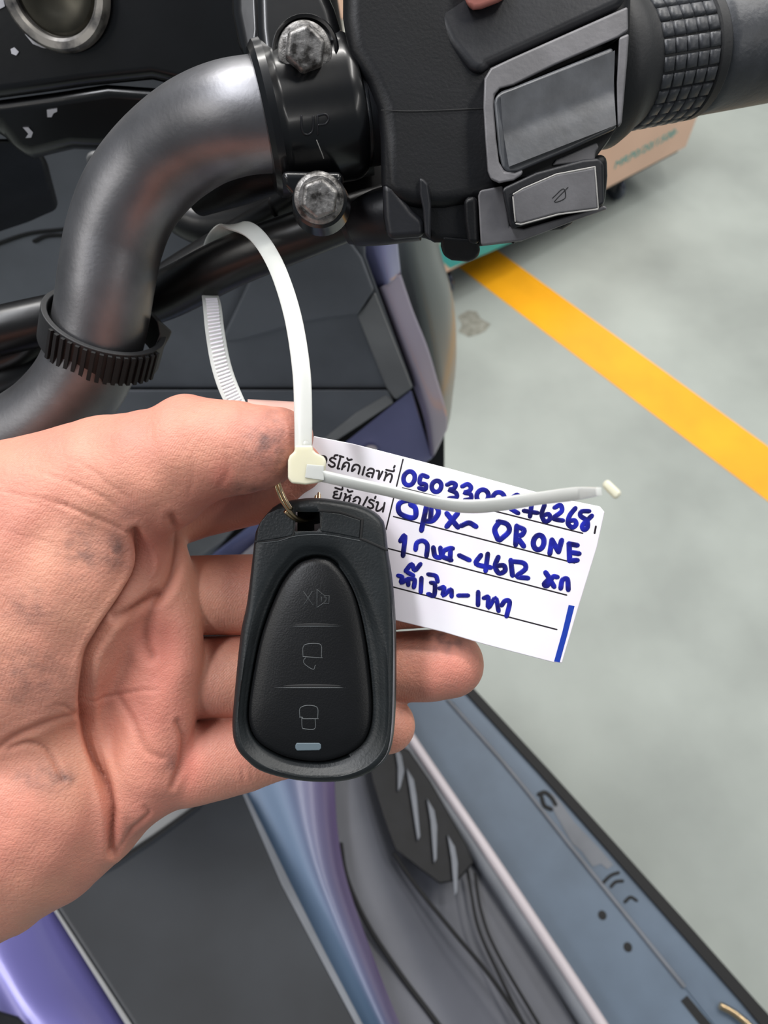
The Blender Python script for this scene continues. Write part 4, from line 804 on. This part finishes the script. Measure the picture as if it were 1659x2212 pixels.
# folds: carve along polylines lying on the skin
CR = [  # (polyline px, depth mm, half width mm)
    ([(292, 1150), (306, 1182), (309, 1210), (298, 1250), (274, 1290), (243, 1333), (215, 1377), (195, 1413), (187, 1453), (184, 1500), (184, 1540), (190, 1580), (203, 1623), (223, 1678), (237, 1738), (242, 1778), (242, 1840)], 2.3, 1.25),
    ([(372, 1120), (388, 1170), (376, 1234), (350, 1281), (314, 1301), (254, 1337)], 1.3, 1.3),
    ([(338, 1289), (316, 1350), (312, 1393), (322, 1420)], 1.0, 1.5),
    ([(183, 1523), (239, 1503), (294, 1493), (345, 1490)], .45, .5), ([(255, 1503), (286, 1567), (318, 1623), (352, 1639)], .5, .9),
    ([(-20, 1630), (20, 1600), (60, 1579), (111, 1559), (167, 1543)], .7, .9), ([(20, 1618), (60, 1605), (90, 1610), (111, 1631), (138, 1682)], .7, .8), ([(120, 1520), (150, 1530), (186, 1560)], .5, .6),
    ([(312, 1742), (322, 1757), (300, 1778), (278, 1798), (247, 1850)], .6, .6), ([(485, 965), (492, 1005), (487, 1030), (473, 1052)], .28, .7), ([(414, 985), (416, 1030), (408, 1075)], .2, .7),
    ([(60, 1012), (160, 1045), (223, 1075), (278, 1115)], .4, .45), ([(-10, 1058), (119, 1085), (191, 1113), (262, 1142), (292, 1158)], .5, .5), ([(-10, 1068), (80, 1090), (150, 1115)], .35, .4), ([(130, 985), (190, 1010), (250, 1058), (300, 1090)], .3, .4),
    ([(400, 875), (418, 888), (445, 893)], .4, .4), ([(465, 874), (472, 896)], .4, .35), ([(-10, 1145), (80, 1165), (160, 1195)], .3, .4), ([(385, 1560), (398, 1600), (392, 1650), (372, 1700)], .9, .9), ([(522, 1655), (527, 1690)], .5, .5), ([(543, 1655), (546, 1688)], .35, .4)]
# surface nets
ins = D < 0
def snets(D):
    s = D < 0; n0, n1, n2 = D.shape; cnt = np.zeros((n0 - 1, n1 - 1, n2 - 1), np.int8)
    for i in (0, 1):
        for j in (0, 1):
            for k in (0, 1): cnt += s[i:n0 - 1 + i, j:n1 - 1 + j, k:n2 - 1 + k]
    act = (cnt > 0) & (cnt < 8); idx = np.argwhere(act); ids = np.full(act.shape, -1, np.int32); ids[act] = np.arange(len(idx))
    ps_ = np.zeros((len(idx), 3)); wn = np.zeros(len(idx)); I, J, K = idx.T
    cr = [(a, b, c) for a in (0, 1) for b in (0, 1) for c in (0, 1)]
    for A_ in cr:
        for ax_ in range(3):
            if A_[ax_]: continue
            B_ = list(A_); B_[ax_] = 1; da = D[I + A_[0], J + A_[1], K + A_[2]]; db = D[I + B_[0], J + B_[1], K + B_[2]]; m_ = (da < 0) != (db < 0)
            t = np.where(m_, da / np.where(m_, da - db, 1), 0); q = np.array(A_, float)[None, :].repeat(len(idx), 0); q[:, ax_] += t
            ps_ += q * m_[:, None]; wn += m_
    ps_ = lo + (idx + ps_ / wn[:, None]) * VX; qs = []
    for ax_ in range(3):
        a_, b_ = [x for x in range(3) if x != ax_]; sl0 = [slice(1, -1)] * 3; sl1 = [slice(1, -1)] * 3; sl0[ax_] = slice(0, -1); sl1[ax_] = slice(1, None)
        m_ = s[tuple(sl0)] != s[tuple(sl1)]; e = np.argwhere(m_); e[:, [x for x in range(3) if x != ax_]] += 1
        fl2 = s[tuple(e.T)]; o00 = e.copy(); o10 = e.copy(); o10[:, a_] -= 1; o11 = o10.copy(); o11[:, b_] -= 1; o01 = e.copy(); o01[:, b_] -= 1
        q = np.stack([ids[tuple(o.T)] for o in (o00, o10, o11, o01)], 1); q = q[(q >= 0).all(1)]; qs.append(q)
    return ps_, np.concatenate(qs)
vp, qd = snets(D)
def vnorm(vp, qd):
    n = np.cross(vp[qd[:, 2]] - vp[qd[:, 0]], vp[qd[:, 3]] - vp[qd[:, 1]]); N_ = np.zeros_like(vp)
    # orient using the field gradient
    for k in range(4): np.add.at(N_, qd[:, k], n)
    return N_
gi = np.clip(((vp - lo) / VX).astype(int), 1, np.array(D.shape) - 2)
gr = np.stack([D[gi[:, 0] + 1, gi[:, 1], gi[:, 2]] - D[gi[:, 0] - 1, gi[:, 1], gi[:, 2]], D[gi[:, 0], gi[:, 1] + 1, gi[:, 2]] - D[gi[:, 0], gi[:, 1] - 1, gi[:, 2]], D[gi[:, 0], gi[:, 1], gi[:, 2] + 1] - D[gi[:, 0], gi[:, 1], gi[:, 2] - 1]], 1)
NN = gr / (np.linalg.norm(gr, axis=1)[:, None] + 1e-6)
def lap(vp, it):
    for _ in range(it):
        acc = np.zeros_like(vp); c = np.zeros(len(vp))
        for k in range(4):
            np.add.at(acc, qd[:, k], vp[qd[:, (k + 1) % 4]]); np.add.at(acc, qd[:, k], vp[qd[:, (k + 3) % 4]]); np.add.at(c, qd[:, k], 2)
        vp = vp * .4 + .6 * acc / c[:, None]
    return vp
vp = lap(vp, 3)
pxs = vp[:, 0] / -vp[:, 2] * F + W_ / 2; pys = -vp[:, 1] / -vp[:, 2] * F + H_ / 2
face = np.clip(NN[:, 2] * 2.5 + .2, 0, 1)
crs = np.zeros(len(vp)); disp = np.zeros(len(vp))
for pl2, dm, wm in CR:
    best = np.full(len(vp), 1e9); q = [np.array(a) for a in cat(pl2, 4)]; L_t = len(q)
    for i in range(L_t - 1):
        a, b = q[i], q[i + 1]; d = b - a; t = np.clip(((pxs - a[0]) * d[0] + (pys - a[1]) * d[1]) / (d @ d + 1e-9), 0, 1)
        fade = .25 + .75 * min(1, (i + 1) / 6, (L_t - 1 - i) / 6)
        best = np.minimum(best, np.hypot(pxs - a[0] - t * d[0], pys - a[1] - t * d[1]) + (1 - fade) * 5)
    mm = best / (F / 172.); g = np.exp(-(mm / wm) ** 2) * face; near = (vp[:, 2] > -186); g = g * near
    disp -= g * dm; crs = np.maximum(crs, np.exp(-(mm / (wm * .55)) ** 2) * face * min(1, dm * .6) * near)
    disp += np.exp(-((mm - wm * 1.9) / (wm * .9)) ** 2) * face * dm * .16 * near
def gs(cx, cy, rx_, ry_): return np.exp(-(((pxs - cx) / rx_) ** 2 + ((pys - cy) / ry_) ** 2))
disp -= gs(350, 1390, 40, 55) * 1.6 * face * (vp[:, 2] > -186); disp -= gs(300, 1560, 30, 60) * .8 * face
disp += gs(270, 1640, 28, 60) * .8 * face + gs(335, 1215, 18, 35) * .8 * face
rng = np.sin(pxs * .055 + pys * .021 + 1.3 * np.sin(pys * .017)) * .10 + np.sin(pys * .07 - pxs * .03) * .06
disp += rng * face
vp = vp + NN * disp[:, None]; vp = lap(vp, 1)
red = np.clip(gs(350, 1390, 60, 80) * .6 + gs(480, 1030, 25, 35) * .6 + gs(330, 1180, 60, 60) * .5 + gs(410, 1650, 30, 60) * .6 + gs(960, 1430, 60, 50) * .35 + gs(300, 1600, 90, 120) * .25 + gs(430, 1050, 90, 60) * .2, 0, 1)
grm = np.clip(gs(580, 955, 55, 65) * .85 + gs(170, 1190, 45, 60) * .7 + gs(250, 1195, 28, 45) * .75 + gs(70, 1310, 60, 40) * .5 + gs(60, 1460, 80, 70) * .55 + gs(90, 1680, 60, 35) * .6 + gs(140, 1680, 20, 20) * .5 + gs(280, 1110, 25, 20) * .4
              + gs(950, 1385, 80, 30) * .8 + gs(870, 1530, 25, 25) * .5 + gs(372, 1640, 14, 30) * .5 + gs(520, 1060, 60, 22) * .6, 0, 1)
wv = [tuple(CL + R @ Vector(p / 1000.)) for p in vp]
hb_ = P(60, 1990, .19)
hand = thing('person', "person's bare left hand, palm up grimy fingertips, holding the key fob", 'person', hb_)
me = bpy.data.meshes.new('hand'); me.from_pydata([tuple(Vector(v) - hb_) for v in wv], [], [tuple(int(i) for i in q) for q in qd])
bm = bmesh.new(); bm.from_mesh(me)
bmesh.ops.recalc_face_normals(bm, faces=bm.faces); bm.to_mesh(me); bm.free()
me.polygons.foreach_set('use_smooth', [True] * len(me.polygons))
ca = me.color_attributes.new('tone', 'FLOAT_COLOR', 'POINT')
ca.data.foreach_set('color', np.stack([red, grm, np.clip(crs, 0, 1), np.ones(len(vp))], 1).astype(np.float32).ravel())
me.materials.append(M['skin']); ho = bpy.data.objects.new('hand', me); COL.objects.link(ho); ho.parent = hand
# thumb nail on the far side of the thumb tip
rows = []
for i, s in enumerate(np.linspace(0, 1, 7)):
    row = []
    for a in np.linspace(-62, 62, 7):
        al = math.radians(a); px = 535 + s * 100; wdm = (7.2 - 1.4 * s ** 2) * (1 if s < .85 else .85)
        cyp = 940 - 4 * s; d0 = 173.2 - 1.2 * s
        y = cyp - 62 * math.cos(al) * (1 - .12 * s) + 0; z = d0 + wdm * math.sin(al) * .95 - 0.0
        row.append(P(px, y - 16 + 2 * s, z / 1000))
    rows.append(row)
patch('thumbnail', rows, M['nail'], hand, th=.0005, nu=4, nv=4)
print('script done', len(vp))
